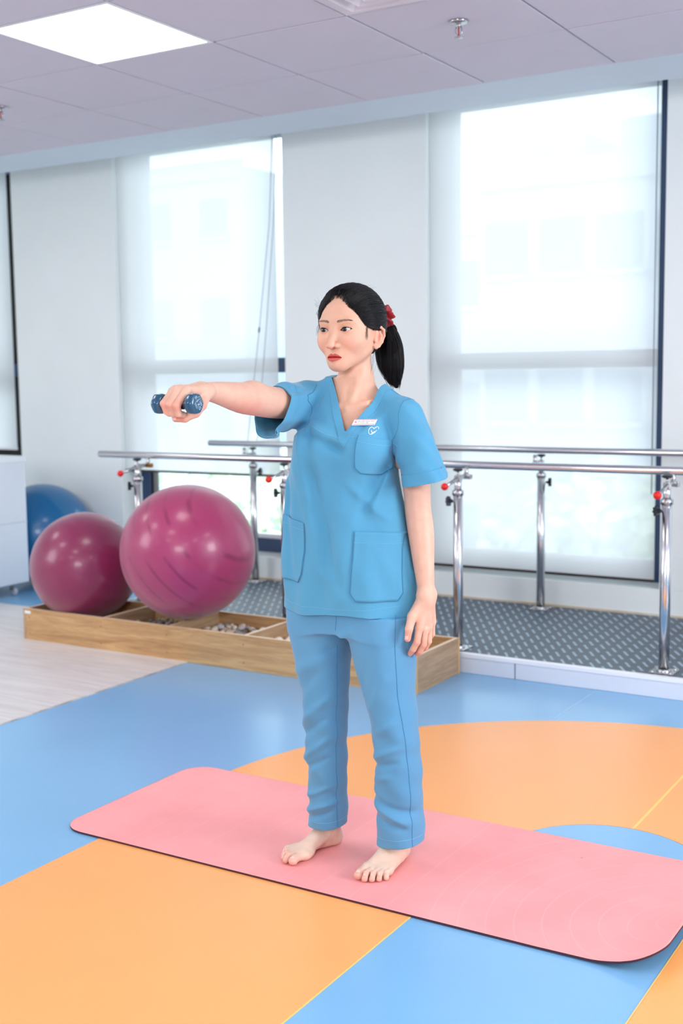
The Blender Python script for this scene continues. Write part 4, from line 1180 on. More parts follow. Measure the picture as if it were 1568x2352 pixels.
for F in (FL, FR):
    ff = lambda P, F=F: f_foot(P, **F)
    ox_, oy_ = F['org']
    Pa, Qa = surfnet(ff, (ox_ - .075 - (.06 if F['s'] < 0 else 0), oy_ - .235, 0.0), (ox_ + .075, oy_ + .03, .17), .0014)
    cc = np.repeat(np.array(srgb(232, 206, 186)[:3])[None], len(Pa), 0)
    tt = sstep(.165, .205, np.hypot(Pa[:, 0] - ox_, Pa[:, 1] - oy_)) + .0
    low = sstep(.022, .008, Pa[:, 2]); cc = mixc(cc, RED, np.clip(tt * .42 + low * .35, 0, 1))
    parts.append((Pa, Qa, cc))
Pt, Qt = surfnet(f_torso_low, (-.20, -.13, .10), (.20, .14, 1.20), .006, C=6)
parts.append((Pt, Qt, np.repeat(SKIN_ARM[None], len(Pt), 0)))
# nails
M_nail = mat('nail', srgb(240, 196, 186), .25)
def nail(f, c, d, up, L, W):
    """small domed plate at c on the finger, long axis d, facing up"""
    c = np.array(c, float); d = np.array(d, float); d /= np.linalg.norm(d); up = np.array(up, float); up -= d * (up @ d); up /= np.linalg.norm(up); s = np.cross(d, up)
    V, F = [], []
    nu, nv = 6, 6
    for i in range(nu + 1):
        for j in range(nv + 1):
            a = (i / nu - .5) * 2; b = (j / nv - .5) * 2
            k = math.sqrt(max(0, 1 - .35 * b * b)); V.append(c + d * L / 2 * a * k + s * W / 2 * b * math.sqrt(1 - .3 * a * a) + up * .004)
    V = np.array(V)
    for _ in range(25):
        v = f(V) - .0004; V = V - up * (v * .7)[:, None]
    for i in range(nu):
        for j in range(nv):
            a = i * (nv + 1) + j; F.append((a, a + nv + 1, a + nv + 2, a + 1))
    o = obj('nail', (V, F), M_nail, person, smooth=True)
    solidify(o, .0006)
for F in (FL, FR):
    ff = lambda P, F=F: f_foot(P, **F)
    c_, s_ = math.cos(F['ang']), math.sin(F['ang'])
    def w(x, y, z, F=F, c_=c_, s_=s_):
        a, b = F['s'] * x, -y
        return np.array([F['org'][0] + c_ * a - s_ * b, F['org'][1] + s_ * a + c_ * b, MATZ + z])
    for i, (x, y, wd) in enumerate(((-.0268, .204, .0125), (-.0045, .209, .0072), (.0125, .200, .0066), (.0268, .188, .0060), (.0383, .172, .0055))):
        a = w(x, y, .022); b = w(x, y + .01, .022 - (.003 if i else .002))
        nail(ff, a, b - a, (0, 0, 1), .0095 if i == 0 else .0058, wd)
nail(f_arm_l, (.2000, -.0585, .6465), (-.0015, -.001, -.012), (.25, -1, 0), .010, .0095)
nail(f_arm_r, (-.122, -.5545, 1.2128), (-1, -.45, 0), (-.3, -1, .25), .010, .0090)

# eyes
def eye_mat():
    m = bpy.data.materials.new('eyeball'); m.use_nodes = True
    nt = m.node_tree; b = nt.nodes['Principled BSDF']; N = nt.nodes.new; L = nt.links.new
    b.inputs['Roughness'].default_value = .08; b.inputs['Coat Weight'].default_value = .25; b.inputs['Coat Roughness'].default_value = .02
    tc = N('ShaderNodeTexCoord'); sp = N('ShaderNodeSeparateXYZ'); L(tc.outputs['Object'], sp.inputs[0])
    cb_ = N('ShaderNodeCombineXYZ'); L(sp.outputs[0], cb_.inputs[0]); L(sp.outputs[2], cb_.inputs[1])
    ln = N('ShaderNodeVectorMath'); ln.operation = 'LENGTH'; L(cb_.outputs[0], ln.inputs[0])
    ml = N('ShaderNodeMath'); ml.operation = 'DIVIDE'; ml.inputs[1].default_value = .0118; L(ln.outputs['Value'], ml.inputs[0])
    rp = N('ShaderNodeValToRGB'); cr = rp.color_ramp
    cr.elements[0].position = 0; cr.elements[0].color = (.004, .004, .004, 1)
    cr.elements[1].position = 1; cr.elements[1].color = srgb(200, 186, 184)
    for pos, c in ((.21, (.004, .004, .004, 1)), (.245, srgb(26, 17, 14)), (.47, srgb(32, 21, 17)), (.53, srgb(24, 16, 14)), (.58, srgb(206, 196, 196))):
        e = cr.elements.new(pos); e.color = c
    L(ml.outputs[0], rp.inputs['Fac']); L(rp.outputs['Color'], b.inputs['Base Color'])
    return m
M_eye = eye_mat()
for s in (-1, 1):
    bm = bmesh.new(); ball(bm, (0, 0, 0), EYER, 48, 32)
    e = obj('eye', bm, M_eye, person)
    p = from_head(np.array([[EYEC[0] * s, EYEC[1], EYEC[2]]]))[0]
    e.location = tuple(p); e.rotation_euler = (0, 0, math.radians(-3))

# ---------------------------------------------------------------- hair
def skull_hair(P):
    return head_core(P)
HB = np.array([(-.090, .052), (-.070, .046), (-.050, .034), (-.030, .026), (-.012, .012), (.000, -.008), (.006, -.028), (.020, -.040), (.038, -.0500), (.055, -.0600), (.070, -.0590), (.080, -.0545), (.087, -.048), (.094, -.060), (.120, -.12)])
def hair_edge(P):
    """>0 behind the hairline (metres)"""
    return P[:, 1] - np.interp(P[:, 2], HB[:, 0], HB[:, 1])
def wob(P, k, ph):
    return np.sin(P @ np.array(k) + ph)
TIE = np.array([.012, .118, .034])
def hflow(P):
    """angle-like coordinate that stays constant along strands combed to the tie"""
    d = P - np.array([0, .017, .022]); d = d / np.linalg.norm(d, axis=1)[:, None]
    t = (TIE - np.array([0, .017, .022])); t /= np.linalg.norm(t)
    e1 = np.cross(t, [0, 0, 1.]); e1 /= np.linalg.norm(e1); e2 = np.cross(t, e1)
    return np.arctan2(d @ e2, d @ e1)
def f_haircap(H):
    e = hair_edge(H)
    th = .0010 + .0085 * sstep(-.002, .030, e) + .002 * sstep(.02, .09, H[:, 2])
    ph = hflow(H)
    gr = (.0006 * np.sin(ph * 46 + 3 * np.sin(H[:, 1] * 40)) + .0004 * np.sin(ph * 97 + 2)) * sstep(.004, .03, e)
    part = .0022 * np.exp(-((H[:, 0] + .004) / .0035) ** 2) * sstep(.06, .085, H[:, 2]) * sstep(.03, -.03, H[:, 1])
    d = skull_hair(H) - th - gr + part
    return d * .9
f_hair_w = lambda P: f_haircap(to_head(P))
def g_hair(P):
    H = to_head(P)
    e = hair_edge(H) + .0008 * np.sin(H[:, 2] * 420 + H[:, 0] * 200) + .0005 * np.sin(H[:, 2] * 1100 + H[:, 0] * 300)
    ear = np.hypot(H[:, 1] - .010, (H[:, 2] + .018) * .62) - .0165
    low = -.084 - H[:, 2]
    return np.maximum(np.maximum(-e, low), np.where(np.abs(H[:, 0]) > .045, -ear, -1))
def hair_mat():
    m = bpy.data.materials.new('black_hair'); m.use_nodes = True
    b = m.node_tree.nodes['Principled BSDF']
    b.inputs['Base Color'].default_value = srgb(17, 15, 18); b.inputs['Roughness'].default_value = .42; b.inputs['Specular IOR Level'].default_value = .38
    b.inputs['Anisotropic'].default_value = .4
    return m
M_hair = hair_mat()
M_hairbase = mat('hair_under', srgb(14, 12, 14), .75, spec=.1)
Ph, Qh = surfnet(f_hair_w, (-.10, -.11, 1.32), (.11, .14, 1.56), .0022)
Ph, Qh = cut(Ph, Qh, g_hair, f_hair_w)
hair = mesh_np('hair', Ph, Qh, M_hairbase, person)
PT = [(.010, .112, .034), (.020, .134, .026), (.034, .143, -.002), (.042, .143, -.045), (.047, .141, -.090), (.055, .142, -.125), (.062, .143, -.146)]
PTr = [(.015, .015), (.023, .020), (.032, .024), (.038, .024), (.034, .020), (.019, .012), (.005, .004)]
def f_tail(P):
    H = to_head(P); r = None
    for i in range(len(PT) - 1):
        d = rc(H, PT[i], PT[i + 1], PTr[i][0] * .80, PTr[i + 1][0] * .80); r = d if r is None else smin(r, d, .01)
    ang = np.arctan2(H[:, 1] - .142, H[:, 0] - .042)
    return r - .0012 * np.sin(ang * 9) - .0006 * np.sin(ang * 23)
Pp, Qp = surfnet(f_tail, (-.03, .08, 1.25), (.115, .20, 1.49), .0026)
tail = mesh_np('ponytail', Pp, Qp, M_hairbase, person)
def strands(name, paths, rad, parent, n=3):
    """paths: (N, K, 3) in the person's frame -> thin tubes in one mesh"""
    N, K = paths.shape[:2]
    T = np.gradient(paths, axis=1); T /= np.maximum(np.linalg.norm(T, axis=2), 1e-9)[..., None]
    a = np.cross(T, np.array([.3, .5, .8])); a /= np.maximum(np.linalg.norm(a, axis=2), 1e-9)[..., None]; b = np.cross(T, a)
    tp = np.ones(K); tp[-3:] = (.8, .5, .15)
    V = []
    for k in range(n):
        th = 2 * math.pi * k / n
        V.append(paths + (a * math.cos(th) + b * math.sin(th)) * (rad * tp)[None, :, None])
    V = np.stack(V, 2).reshape(-1, 3)
    i = np.arange(N)[:, None, None] * K * n; j = np.arange(K - 1)[None, :, None] * n; k = np.arange(n)[None, None, :]
    k2 = (k + 1) % n
    Q = np.stack([i + j + k, i + j + k2, i + j + n + k2, i + j + n + k], -1).reshape(-1, 4)
    o = mesh_np(name, V, Q, M_hair, parent); o['kind'] = 'stuff'
    return o
def combed(N, K, rng):
    """strands lying on the cap from hairline to tie"""
    z = rng.uniform(-.075, .112, N); s = np.where(rng.rand(N) < .62, 1, -1)
    C0 = np.array([0, .017, .022])
    yb = np.interp(z, HB[:, 0], HB[:, 1]); yst = yb + np.abs(rng.normal(0, .012, N)) * (rng.rand(N) < .85) + .001
    # point on the skull with this z, y
    zz = (z - .022) / .0865; yy = (yst - .017) / .097
    xx = np.sqrt(np.clip(1 - zz ** 2 - yy ** 2, .0, 1)) * .0745 * s
    top = rng.rand(N) < .34
    xx = np.where(top, rng.uniform(-.06, .06, N), xx)
    yst = np.where(top, rng.uniform(-.075, .03, N), yst)
    st = np.stack([xx, yst, z], 1)
    st[top, 2] = .022 + .0865 * np.sqrt(np.clip(1 - (xx[top] / .0745) ** 2 - ((yst[top] - .017) / .097) ** 2, .02, 1))
    earz = (np.abs(st[:, 1] - .010) < .020) & (st[:, 2] < .004) & (st[:, 2] > -.05)
    st[earz, 1] = .034
    okk = hair_edge(st) > .0006; st = st[okk]; z = z[okk]; N = len(st)
    d0 = st - C0; d0 /= np.linalg.norm(d0, axis=1)[:, None]
    t1 = TIE - C0; t1 = t1 / np.linalg.norm(t1)
    jit = rng.normal(0, .05, (N, 3)); e = t1 + jit; e /= np.linalg.norm(e, axis=1)[:, None]
    om = np.arccos(np.clip((d0 * e).sum(1), -1, 1))[:, None, None]
    u = np.linspace(0, 1, K)[None, :, None]
    D = (np.sin((1 - u) * om) * d0[:, None] + np.sin(u * om) * e[:, None]) / np.sin(om)
    bow = np.sin(np.pi * u) * rng.normal(0, .05, N)[:, None, None]
    D[..., 2:3] += bow - .05 * np.sin(np.pi * u) * (z < .05)[:, None, None]
    D /= np.linalg.norm(D, axis=2)[..., None]
    R0 = C0 + D * .095
    F_ = R0.reshape(-1, 3)
    off = np.repeat(rng.uniform(.0002, .0016, N), K)
    for _ in range(5):
        v = f_haircap(F_) - off; dd = (F_ - C0); dd /= np.linalg.norm(dd, axis=1)[:, None]; F_ = F_ - dd * v[:, None]
    return from_head(F_).reshape(N, K, 3)
hr = np.random.RandomState(11)
strands('hair_strands', combed(3600, 18, hr), .00032, hair)
def tail_paths(N, K, rng, spread=1.0):
    A = np.array(PT); Rr = np.array(PTr)
    s = np.linspace(0, 1, len(A)); u = np.linspace(0, 1, K)
    cen = np.stack([np.interp(u, s, A[:, i]) for i in range(3)], 1)
    for _ in range(2): cen[1:-1] = (cen[:-2] + 2 * cen[1:-1] + cen[2:]) / 4
    ra = np.interp(u, s, Rr[:, 0]); rb = np.interp(u, s, Rr[:, 1])
    th = rng.uniform(0, 2 * np.pi, N); q = np.sqrt(rng.uniform(.35, 1.0, N)) * spread
    w = rng.normal(0, 1, (N, 1)) * .003 * np.sin(np.linspace(0, 3.5, K))[None] * u[None]
    X = cen[None, :, 0] + (q * np.cos(th))[:, None] * ra[None] + w
    Y = cen[None, :, 1] + (q * np.sin(th))[:, None] * rb[None] + w * .6
    Z = cen[None, :, 2] + rng.normal(0, .006, N)[:, None] * u[None] + 0 * X
    L = rng.uniform(.72, 1.0, N)
    P = np.stack([X, Y, Z], 2)
    # shorten strands by resampling
    out = np.empty_like(P); uu = u[None] * L[:, None]
    for i in range(3):
        for n_ in range(N): out[n_, :, i] = np.interp(uu[n_], u, P[n_, :, i])
    # loose fan at the end: let outer strands stay apart
    fan = np.clip(u - .62, 0, 1)[None] * (q * np.cos(th))[:, None] * .014
    out[:, :, 0] += fan
    return from_head(out.reshape(-1, 3)).reshape(N, K, 3)
strands('ponytail_strands', tail_paths(1500, 20, hr, 1.05), .0005, tail)
# loose baby hairs, sideburn and nape wisps
def wisps():
    P = []
    K = 12; u = np.linspace(0, 1, K)
    def add(a, b, bend, n, jit):
        a, b = np.array(a, float), np.array(b, float)
        for _ in range(n):
            j1, j2 = hr.normal(0, jit, 3), hr.normal(0, jit * 1.6, 3)
            m = (a + b) / 2 + np.array(bend) + hr.normal(0, jit * 1.5, 3)
            p = ((1 - u) ** 2)[:, None] * (a + j1) + (2 * u * (1 - u))[:, None] * m + (u ** 2)[:, None] * (b + j2)
            P.append(p)
    add((.066, -.028, .008), (.0665, -.030, -.028), (.003, -.002, 0), 26, .0022)        # sideburn near the ear
    add((-.066, -.034, .020), (-.070, -.040, -.010), (-.004, -.002, 0), 14, .003)
    add((.042, .048, -.070), (.052, .020, -.118), (.006, -.006, 0), 8, .004)            # nape wisps
    add((.050, .040, -.050), (.040, .022, -.100), (.010, 0, 0), 6, .004)
    for k in range(60):                                                                  # fly-aways over the crown
        x = hr.uniform(-.055, .05); y = hr.uniform(-.07, .06)
        z = .022 + .0985 * math.sqrt(max(.02, 1 - (x / .084) ** 2 - ((y - .017) / .107) ** 2))
        add((x, y, z - .004), (x + hr.normal(0, .015), y + hr.uniform(.01, .04), z + hr.uniform(-.008, .010)), (0, 0, hr.uniform(.002, .009)), 1, .002)
    for k in range(30):
        z = hr.uniform(.0, .07); y = float(np.interp(z, HB[:, 0], HB[:, 1]))
        add((-.066 + max(0, z - .03) * .4, y + .01, z), (-.078, y + .03, z + .012), (-.008, -.006, .003), 1, .003)
    return from_head(np.array(P).reshape(-1, 3)).reshape(len(P), K, 3)
strands('loose_hairs', wisps(), .00016, hair)
def hairline_fuzz():
    N = 900; K = 7
    z = hr.uniform(.010, .084, N); s = np.where(hr.rand(N) < .6, 1, -1)
    yb = np.interp(z, HB[:, 0], HB[:, 1]) - np.abs(hr.normal(0, .0012, N))
    a = np.stack([s * .10 * np.ones(N), yb, z], 1)
    C0 = np.array([0, .017, .022])
    zz = (z - .022) / .0865; yy = (yb - .017) / .097
    a[:, 0] = s * np.sqrt(np.clip(1 - zz ** 2 - yy ** 2, .0004, 1)) * .0745
    u = np.linspace(0, 1, K)[None, :, None]
    end = a + np.stack([s * .002 + hr.normal(0, .003, N), hr.uniform(.010, .022, N), hr.uniform(-.004, .006, N)], 1)
    p = a[:, None] * (1 - u) + end[:, None] * u
    F_ = p.reshape(-1, 3)
    off = (.0003 + .010 * sstep(-.002, .030, hair_edge(F_)))
    for _ in range(5):
        v = skull_hair(F_) - off; dd = (F_ - C0); dd /= np.linalg.norm(dd, axis=1)[:, None]; F_ = F_ - dd * v[:, None]
    return from_head(F_).reshape(N, K, 3)
strands('hairline_hairs', hairline_fuzz(), .00016, hair)
def brow_hairs():
    P = []
    K = 5
    for s in (-1, 1):
        for _ in range(85):
            t = hr.uniform(.0, 1); x = .0115 + .0365 * t
            bz = .0205 + .0040 * math.sin(t * 2.4) - .0020; hw = .0042 * (1 - .70 * t * t) * (.6 if t < .08 else 1)
            z = bz + hr.uniform(-hw, hw * .7); L = hr.uniform(.004, .0065)
            dx, dz = L * (.45 + .55 * t), L * (.75 - .85 * t)
            for_ = [(s * (x + dx * k / (K - 1)), -.1, z + dz * k / (K - 1) * (1 - .35 * k / (K - 1))) for k in range(K)]
            P.append(for_)
    P = np.array(P); F_ = P.reshape(-1, 3); 
    for _ in range(30): F_[:, 1] += (f_head(F_) - .0004) * .8
    return from_head(F_).reshape(P.shape)
o = strands('eyebrow_hairs', brow_hairs(), .00010, person); o.name = 'eyebrows'
M_lash = mat('lash', srgb(30, 22, 22), .5)
def lashes():
    for s in (-1, 1):
        bm = bmesh.new()
        pts = []
        for k in range(15):
            a = -1 + 2 * k / 14
            x = .0320 + a * .0142 * math.cos(.1); Ru = (.0143 ** 2 + .0058 ** 2) / (2 * .0058)
            lx = a * .0137; lz = (.0058 - Ru) + math.sqrt(max(Ru * Ru - lx * lx, 0))
            c_, s_ = math.cos(.10), math.sin(.10)
            X = .0320 + lx * c_ - lz * s_; Z = lx * s_ + lz * c_ - .0006
            dx, dz = X - EYEC[0], Z - EYEC[2]; rr = EYER + .0016
            Y = EYEC[1] - math.sqrt(max(rr * rr - dx * dx - dz * dz, 1e-7))
            pts.append(from_head(np.array([[s * X, Y, Z]]))[0])
        tube(bm, [tuple(p) for p in pts], [.0003 + .0005 * math.sin(math.pi * k / 14) for k in range(15)], 6)
        for k in range(2, 15):
            p = Vector(pts[k]); d = Vector((s * (.0010 + .0016 * k / 14), -.0030, .0010))
            tube(bm, [p, p + d * .6, p + d + Vector((0, 0, .0012))], [.00022, .00016, .00006], 4)
        obj('eyelashes', bm, M_lash, person)
lashes()
# red scrunchie
def scrunchie():
    R0 = .0175; V, F = [], []
    nu, nv = 96, 20
    ax = np.array([.32, .80, -.45]); ax /= np.linalg.norm(ax)
    e1 = np.cross(ax, [0, 0, 1.]); e1 /= np.linalg.norm(e1); e2 = np.cross(ax, e1)
    c = np.array([.020, .128, .030])
    for i in range(nu):
        a = 2 * math.pi * i / nu
        rr = .0088 + .0035 * math.sin(a * 11) + .0020 * math.sin(a * 17 + 1) + .0045 * max(0, math.cos(a - 2.6)) + .005 * max(0, math.cos(a - .2))
        for j in range(nv):
            b = 2 * math.pi * j / nv
            pl = 1 + .10 * math.sin(b * 5 + a * 9)
            r = R0 + rr * .9 + rr * math.cos(b) * pl
            p = c + (e1 * math.cos(a) + e2 * math.sin(a)) * r + ax * (rr * 1.15 * math.sin(b) * pl + .002 * math.sin(a * 7))
            V.append(p)
    V = from_head(np.array(V))
    for i in range(nu):
        for j in range(nv):
            F.append((i * nv + j, ((i + 1) % nu) * nv + j, ((i + 1) % nu) * nv + (j + 1) % nv, i * nv + (j + 1) % nv))
    o = mesh_np('hair_scrunchie', V, np.array(F), mat('red_satin', srgb(150, 2, 26), .5, sheen=.1), person)
    o['label'] = 'red satin scrunchie'
scrunchie()

# ---------------------------------------------------------------- scrubs
def fabric(name, c1, c2, bump=.25):
    m = mat(name, c1, .78, noise_amt=0, color2=c2, noise_scale=2.4, sheen=.25, spec=.25)
    nt = m.node_tree; b = nt.nodes['Principled BSDF']; N = nt.nodes.new; L = nt.links.new
    tc = N('ShaderNodeTexCoord')
    w1 = N('ShaderNodeTexWave'); w1.bands_direction = 'Z'; w1.inputs['Scale'].default_value = 260; w1.inputs['Distortion'].default_value = 1.5; L(tc.outputs['Object'], w1.inputs['Vector'])
    w2 = N('ShaderNodeTexWave'); w2.bands_direction = 'X'; w2.inputs['Scale'].default_value = 260; w2.inputs['Distortion'].default_value = 1.5; L(tc.outputs['Object'], w2.inputs['Vector'])
    ad = N('ShaderNodeMath'); ad.operation = 'ADD'; L(w1.outputs['Fac'], ad.inputs[0]); L(w2.outputs['Fac'], ad.inputs[1])
    bp = N('ShaderNodeBump'); bp.inputs['Strength'].default_value = bump; bp.inputs['Distance'].default_value = .0006
    L(ad.outputs[0], bp.inputs['Height']); L(bp.outputs['Normal'], b.inputs['Normal'])
    return m
M_scrub = fabric('scrub_cloth', srgb(90, 163, 198), srgb(83, 156, 193))
M_seam = mat('seam_thread', srgb(62, 130, 172), .8)
M_stitch = mat('stitch_thread', srgb(124, 192, 224), .8)

SHIRT = smooth_rows([(.64, -.0070, 0, .1900, .122), (.692, -.0070, 0, .1895, .122), (.739, -.0064, 0, .1893, .1212), (.810, -.0074, 0, .1869, .1199), (.880, -.0097, 0, .1781, .1154), (.933, -.0120, 0, .1688, .112), (.986, -.0142, 0, .1587, .112), (1.055, -.0150, 0, .1455, .114), (1.111, -.0100, 0, .142, .115), (1.16, -.004, .004, .138, .108), (1.20, 0, .012, .126, .092), (1.24, 0, .022, .100, .070), (1.27, 0, .028, .070, .056), (1.30, 0, .030, .058, .050)], 90, .025)
SLC, SLN = np.array([.222, .002, 1.036]), np.array([.16, .10, -.98]); SLN = SLN / np.linalg.norm(SLN)
SRC, SRN = np.array([-.127, -.162, 1.214]), np.array([.0, -.93, -.36 + .72]); SRN = np.array([-.02, -.91, .42]); SRN = SRN / np.linalg.norm(SRN)
SLV_R = [(.06, -.128, 1.232, .052, .056), (.0, -.128, 1.232, .054, .058), (-.05, -.128, 1.229, .053, .060), (-.10, -.128, 1.224, .050, .062), (-.16, -.127, 1.217, .048, .064), (-.24, -.126, 1.212, .048, .064)]
SLV_R = np.array(SLV_R)[::-1]
def f_sleeve_r(P):
    y = P[:, 1]
    cx_, cz_, rx_, rz_ = [np.interp(y, SLV_R[:, 0], SLV_R[:, i]) for i in (1, 2, 3, 4)]
    d = (np.sqrt(((P[:, 0] - cx_) / rx_) ** 2 + ((P[:, 2] - cz_) / rz_) ** 2) - 1) * np.minimum(rx_, rz_)
    return np.maximum(d, y - .045)
def f_sleeve_l(P):
    d = chain(P, [(.150, .035, 1.196), (.185, .022, 1.130), (.2215, .003, 1.045), (.235, -.004, .98)], [.047, .0490, .0555, .056], .0)
    return d
def fold(P, a, b, w, A, front=True, soft=.03):
    """soft ridge (A>0) or valley (A<0) between two points of the front view (x, z)"""
    a, b = np.array(a, float), np.array(b, float); d = b - a; L = np.linalg.norm(d); d /= L
    q = P[:, [0, 2]] - a; t = q @ d; s = q @ np.array([-d[1], d[0]])
    k = A * np.exp(-(s / w) ** 2) * sstep(-soft, soft, t) * sstep(L + soft, L - soft, t)
    return k * (sstep(.02, -.03, P[:, 1]) if front else 1)
def shirt_disp(P):
    Q_ = P
    d = 0
    for (a, b, w, A) in [((-.098, 1.085), (-.005, .78), .020, .0050), ((-.060, 1.10), (.04, .76), .016, -.0035),
                         ((-.080, 1.165), (-.050, .98), .013, .0040), ((-.052, 1.170), (-.020, .99), .012, -.0034),
                         ((-.085, 1.172), (.045, 1.115), .009, -.0045), ((-.055, 1.185), (.055, 1.135), .009, .0032),
                         ((-.115, 1.165), (-.062, 1.190), .009, -.0050), ((-.100, 1.20), (-.075, 1.262), .008, .0045), ((-.078, 1.19), (-.056, 1.255), .008, -.0050),
                         ((.10, 1.17), (.13, 1.245), .012, .0028), ((.075, 1.16), (.105, 1.25), .010, -.0020),
                         ((.150, 1.10), (.115, .96), .012, .0040), ((.128, 1.09), (.085, .95), .012, -.0035), ((.10, 1.06), (.06, .86), .020, .0028),
                         ((.06, 1.03), (.16, .93), .012, .0025), ((-.17, 1.05), (-.15, .74), .018, .0035), ((-.145, 1.03), (-.115, .78), .014, -.0030),
                         ((.02, .98), (.05, .72), .022, .0022), ((.115, .93), (.135, .71), .016, -.0022)]:
        d = d + fold(P, a, b, w, A)
    lowf = sstep(1.12, .80, P[:, 2])
    ang = np.arctan2(P[:, 0], -P[:, 1])
    d = d + lowf * (.0022 * np.sin(ang * 5 + P[:, 2] * 5 + 1) + .0016 * np.sin(ang * 9 - P[:, 2] * 9))
    d = d + .0008 * np.sin(P @ np.array([60, 30, 22.])) * np.sin(P @ np.array([-22, 40, 31.]) + 2)
    # sleeve folds
    sl = sstep(.135, .18, P[:, 0]) * sstep(1.0, 1.06, P[:, 2])
    d = d + sl * (.0014 * np.sin((P[:, 0] * .55 + P[:, 2] * .35 - P[:, 1] * .6) * 95) + .0009 * np.sin((P[:, 1] * 1.2 + P[:, 2] * .35) * 120 + 1))
    sr = sstep(-.03, -.09, P[:, 1]) * sstep(1.12, 1.16, P[:, 2]) * sstep(-.07, -.10, P[:, 0])
    d = d + sr * (.0009 * np.sin((P[:, 2] * .9 + P[:, 1] * .6) * 110) + .0004 * np.sin((P[:, 2] - P[:, 1]) * 150))
    ar = 0 * np.exp(-(((P[:, 0] + .125) / .045) ** 2 + ((P[:, 1] + .035) / .045) ** 2)) * sstep(1.10, 1.22, P[:, 2])
    d = d + ar * .0030 * np.sin((P[:, 0] * .8 + P[:, 2] * .2 + P[:, 1] * .6) * 230)
    return d
def f_shirt0(P):
    Q_ = torso_twist(P)
    d = loft(Q_, SHIRT)
    d = np.maximum(d, P[:, 2] - 1.300)
    for s in (-1, 1): d = smin(d, ell(Q_, (s * .058, -.066, 1.112), (.052, .050, .055)), .045)
    d = smin(d, rc(Q_, (.040, .034, 1.272), (.150, -.004, 1.197), .036, .043), .018)
    d = smin(d, rc(P, (-.034, .030, 1.263), (-.112, -.004, 1.243), .035, .046), .025)
    d = smin(d, f_sleeve_l(P), .018)
    d = smin(d, f_sleeve_r(P), .018)
    return d
def f_shirt(P):
    d = (f_shirt0(P) - 1.9 * shirt_disp(P)) * .85
    arm = limb(P, [(.179, .034, 1.05), (.183, .033, 1.01), (.187, .030, .965), (.199, .024, .905), (.213, .011, .825)], [.030, .0345, .0335, .0335, .0268], 2)
    return smax(d, .0035 - arm, .006)
# neckline: a V whose point sits left of centre, running up to both sides of the neck
VB = np.array([.049, 1.161])
def g_neck(P):
    """<0 outside the V opening"""
    x, z = P[:, 0], P[:, 2]
    L0, L1 = np.array([-.036, 1.300]), np.array([.090, 1.282])
    def side(a, b, x, z, s):
        d = b - a; n = np.array([-d[1], d[0]]) * s / np.linalg.norm(d); return (x - a[0]) * n[0] + (z - a[1]) * n[1]
    dl = side(VB, L0, x, z, 1); dr = side(VB, L1, x, z, -1)
    dr = dr - .006 * np.sin(np.clip((z - 1.161) / .119, 0, 1) * math.pi)
    inside = np.maximum(dl, dr)                    # <0 inside the V
    fr = np.maximum(inside, P[:, 1] - .035)        # only the front; the back neck is a round hole
    hole = np.hypot((x - .026) / .063, (P[:, 1] - .032) / .054) - 1
    hole = np.maximum(hole * .054, 1.24 - z)
    return np.minimum(fr, hole)
def f_torso_only(P): return loft(torso_twist(P), SHIRT)
def g_shirt(P):
    hem = .6935 + .004 * np.sin(np.arctan2(P[:, 0], -P[:, 1]) * 3 + .5) - P[:, 2]
    # sleeves end at their cuffs
    cl = np.where((P[:, 0] > .150) & (P[:, 2] > .95) & (f_sleeve_l(P) < .022) & (f_torso_only(P) > .004), (P - SLC) @ SLN, -1.0)
    crr = np.where((P[:, 1] < -.085) & (np.abs(P[:, 0] + .127) < .085) & (P[:, 2] > 1.13), (P - SRC) @ SRN, -1.0)
    slit = np.where((P[:, 0] > .1) & (P[:, 2] < .745), np.minimum(.004 * sstep(.745, .69, P[:, 2]) - np.abs(P[:, 1] - .012), .0035), -1.0)
    low = np.where((P[:, 0] > .165) & (P[:, 2] < 1.0) & (f_sleeve_l(P) < .012) & (f_torso_only(P) > .012), .02, -1.0)
    return np.maximum(np.maximum(np.maximum(hem, -g_neck(P)), np.maximum(np.maximum(cl, crr), slit)), low)
Ps, Qs = surfnet(f_shirt, (-.225, -.26, .66), (.31, .16, 1.315), .0033)
# drop the far, hidden lower end of each sleeve tube before cutting
cg = g_shirt(Ps); Ps, Qs = cut(Ps, Qs, g_shirt, f_shirt)
# keep only the piece connected to the chest (the tubes beyond the cuffs fall away)
def biggest(P, Q):
    n = len(P); lab = np.arange(n)
    for _ in range(4000):
        m = lab[Q].min(1); new = lab.copy(); np.minimum.at(new, Q.ravel(), np.repeat(m, Q.shape[1])); new = new[new]
        if (new == lab).all(): break
        lab = new
    v, c = np.unique(lab[Q[:, 0]], return_counts=True); k = v[c.argmax()]
    return compact(P, Q[lab[Q[:, 0]] == k])
Ps, Qs = biggest(Ps, Qs)
shirt = mesh_np('shirt', Ps, Qs, M_scrub, person); solidify(shirt, .0013)
shirt['label'] = 'pale blue short-sleeved V-neck scrub top'
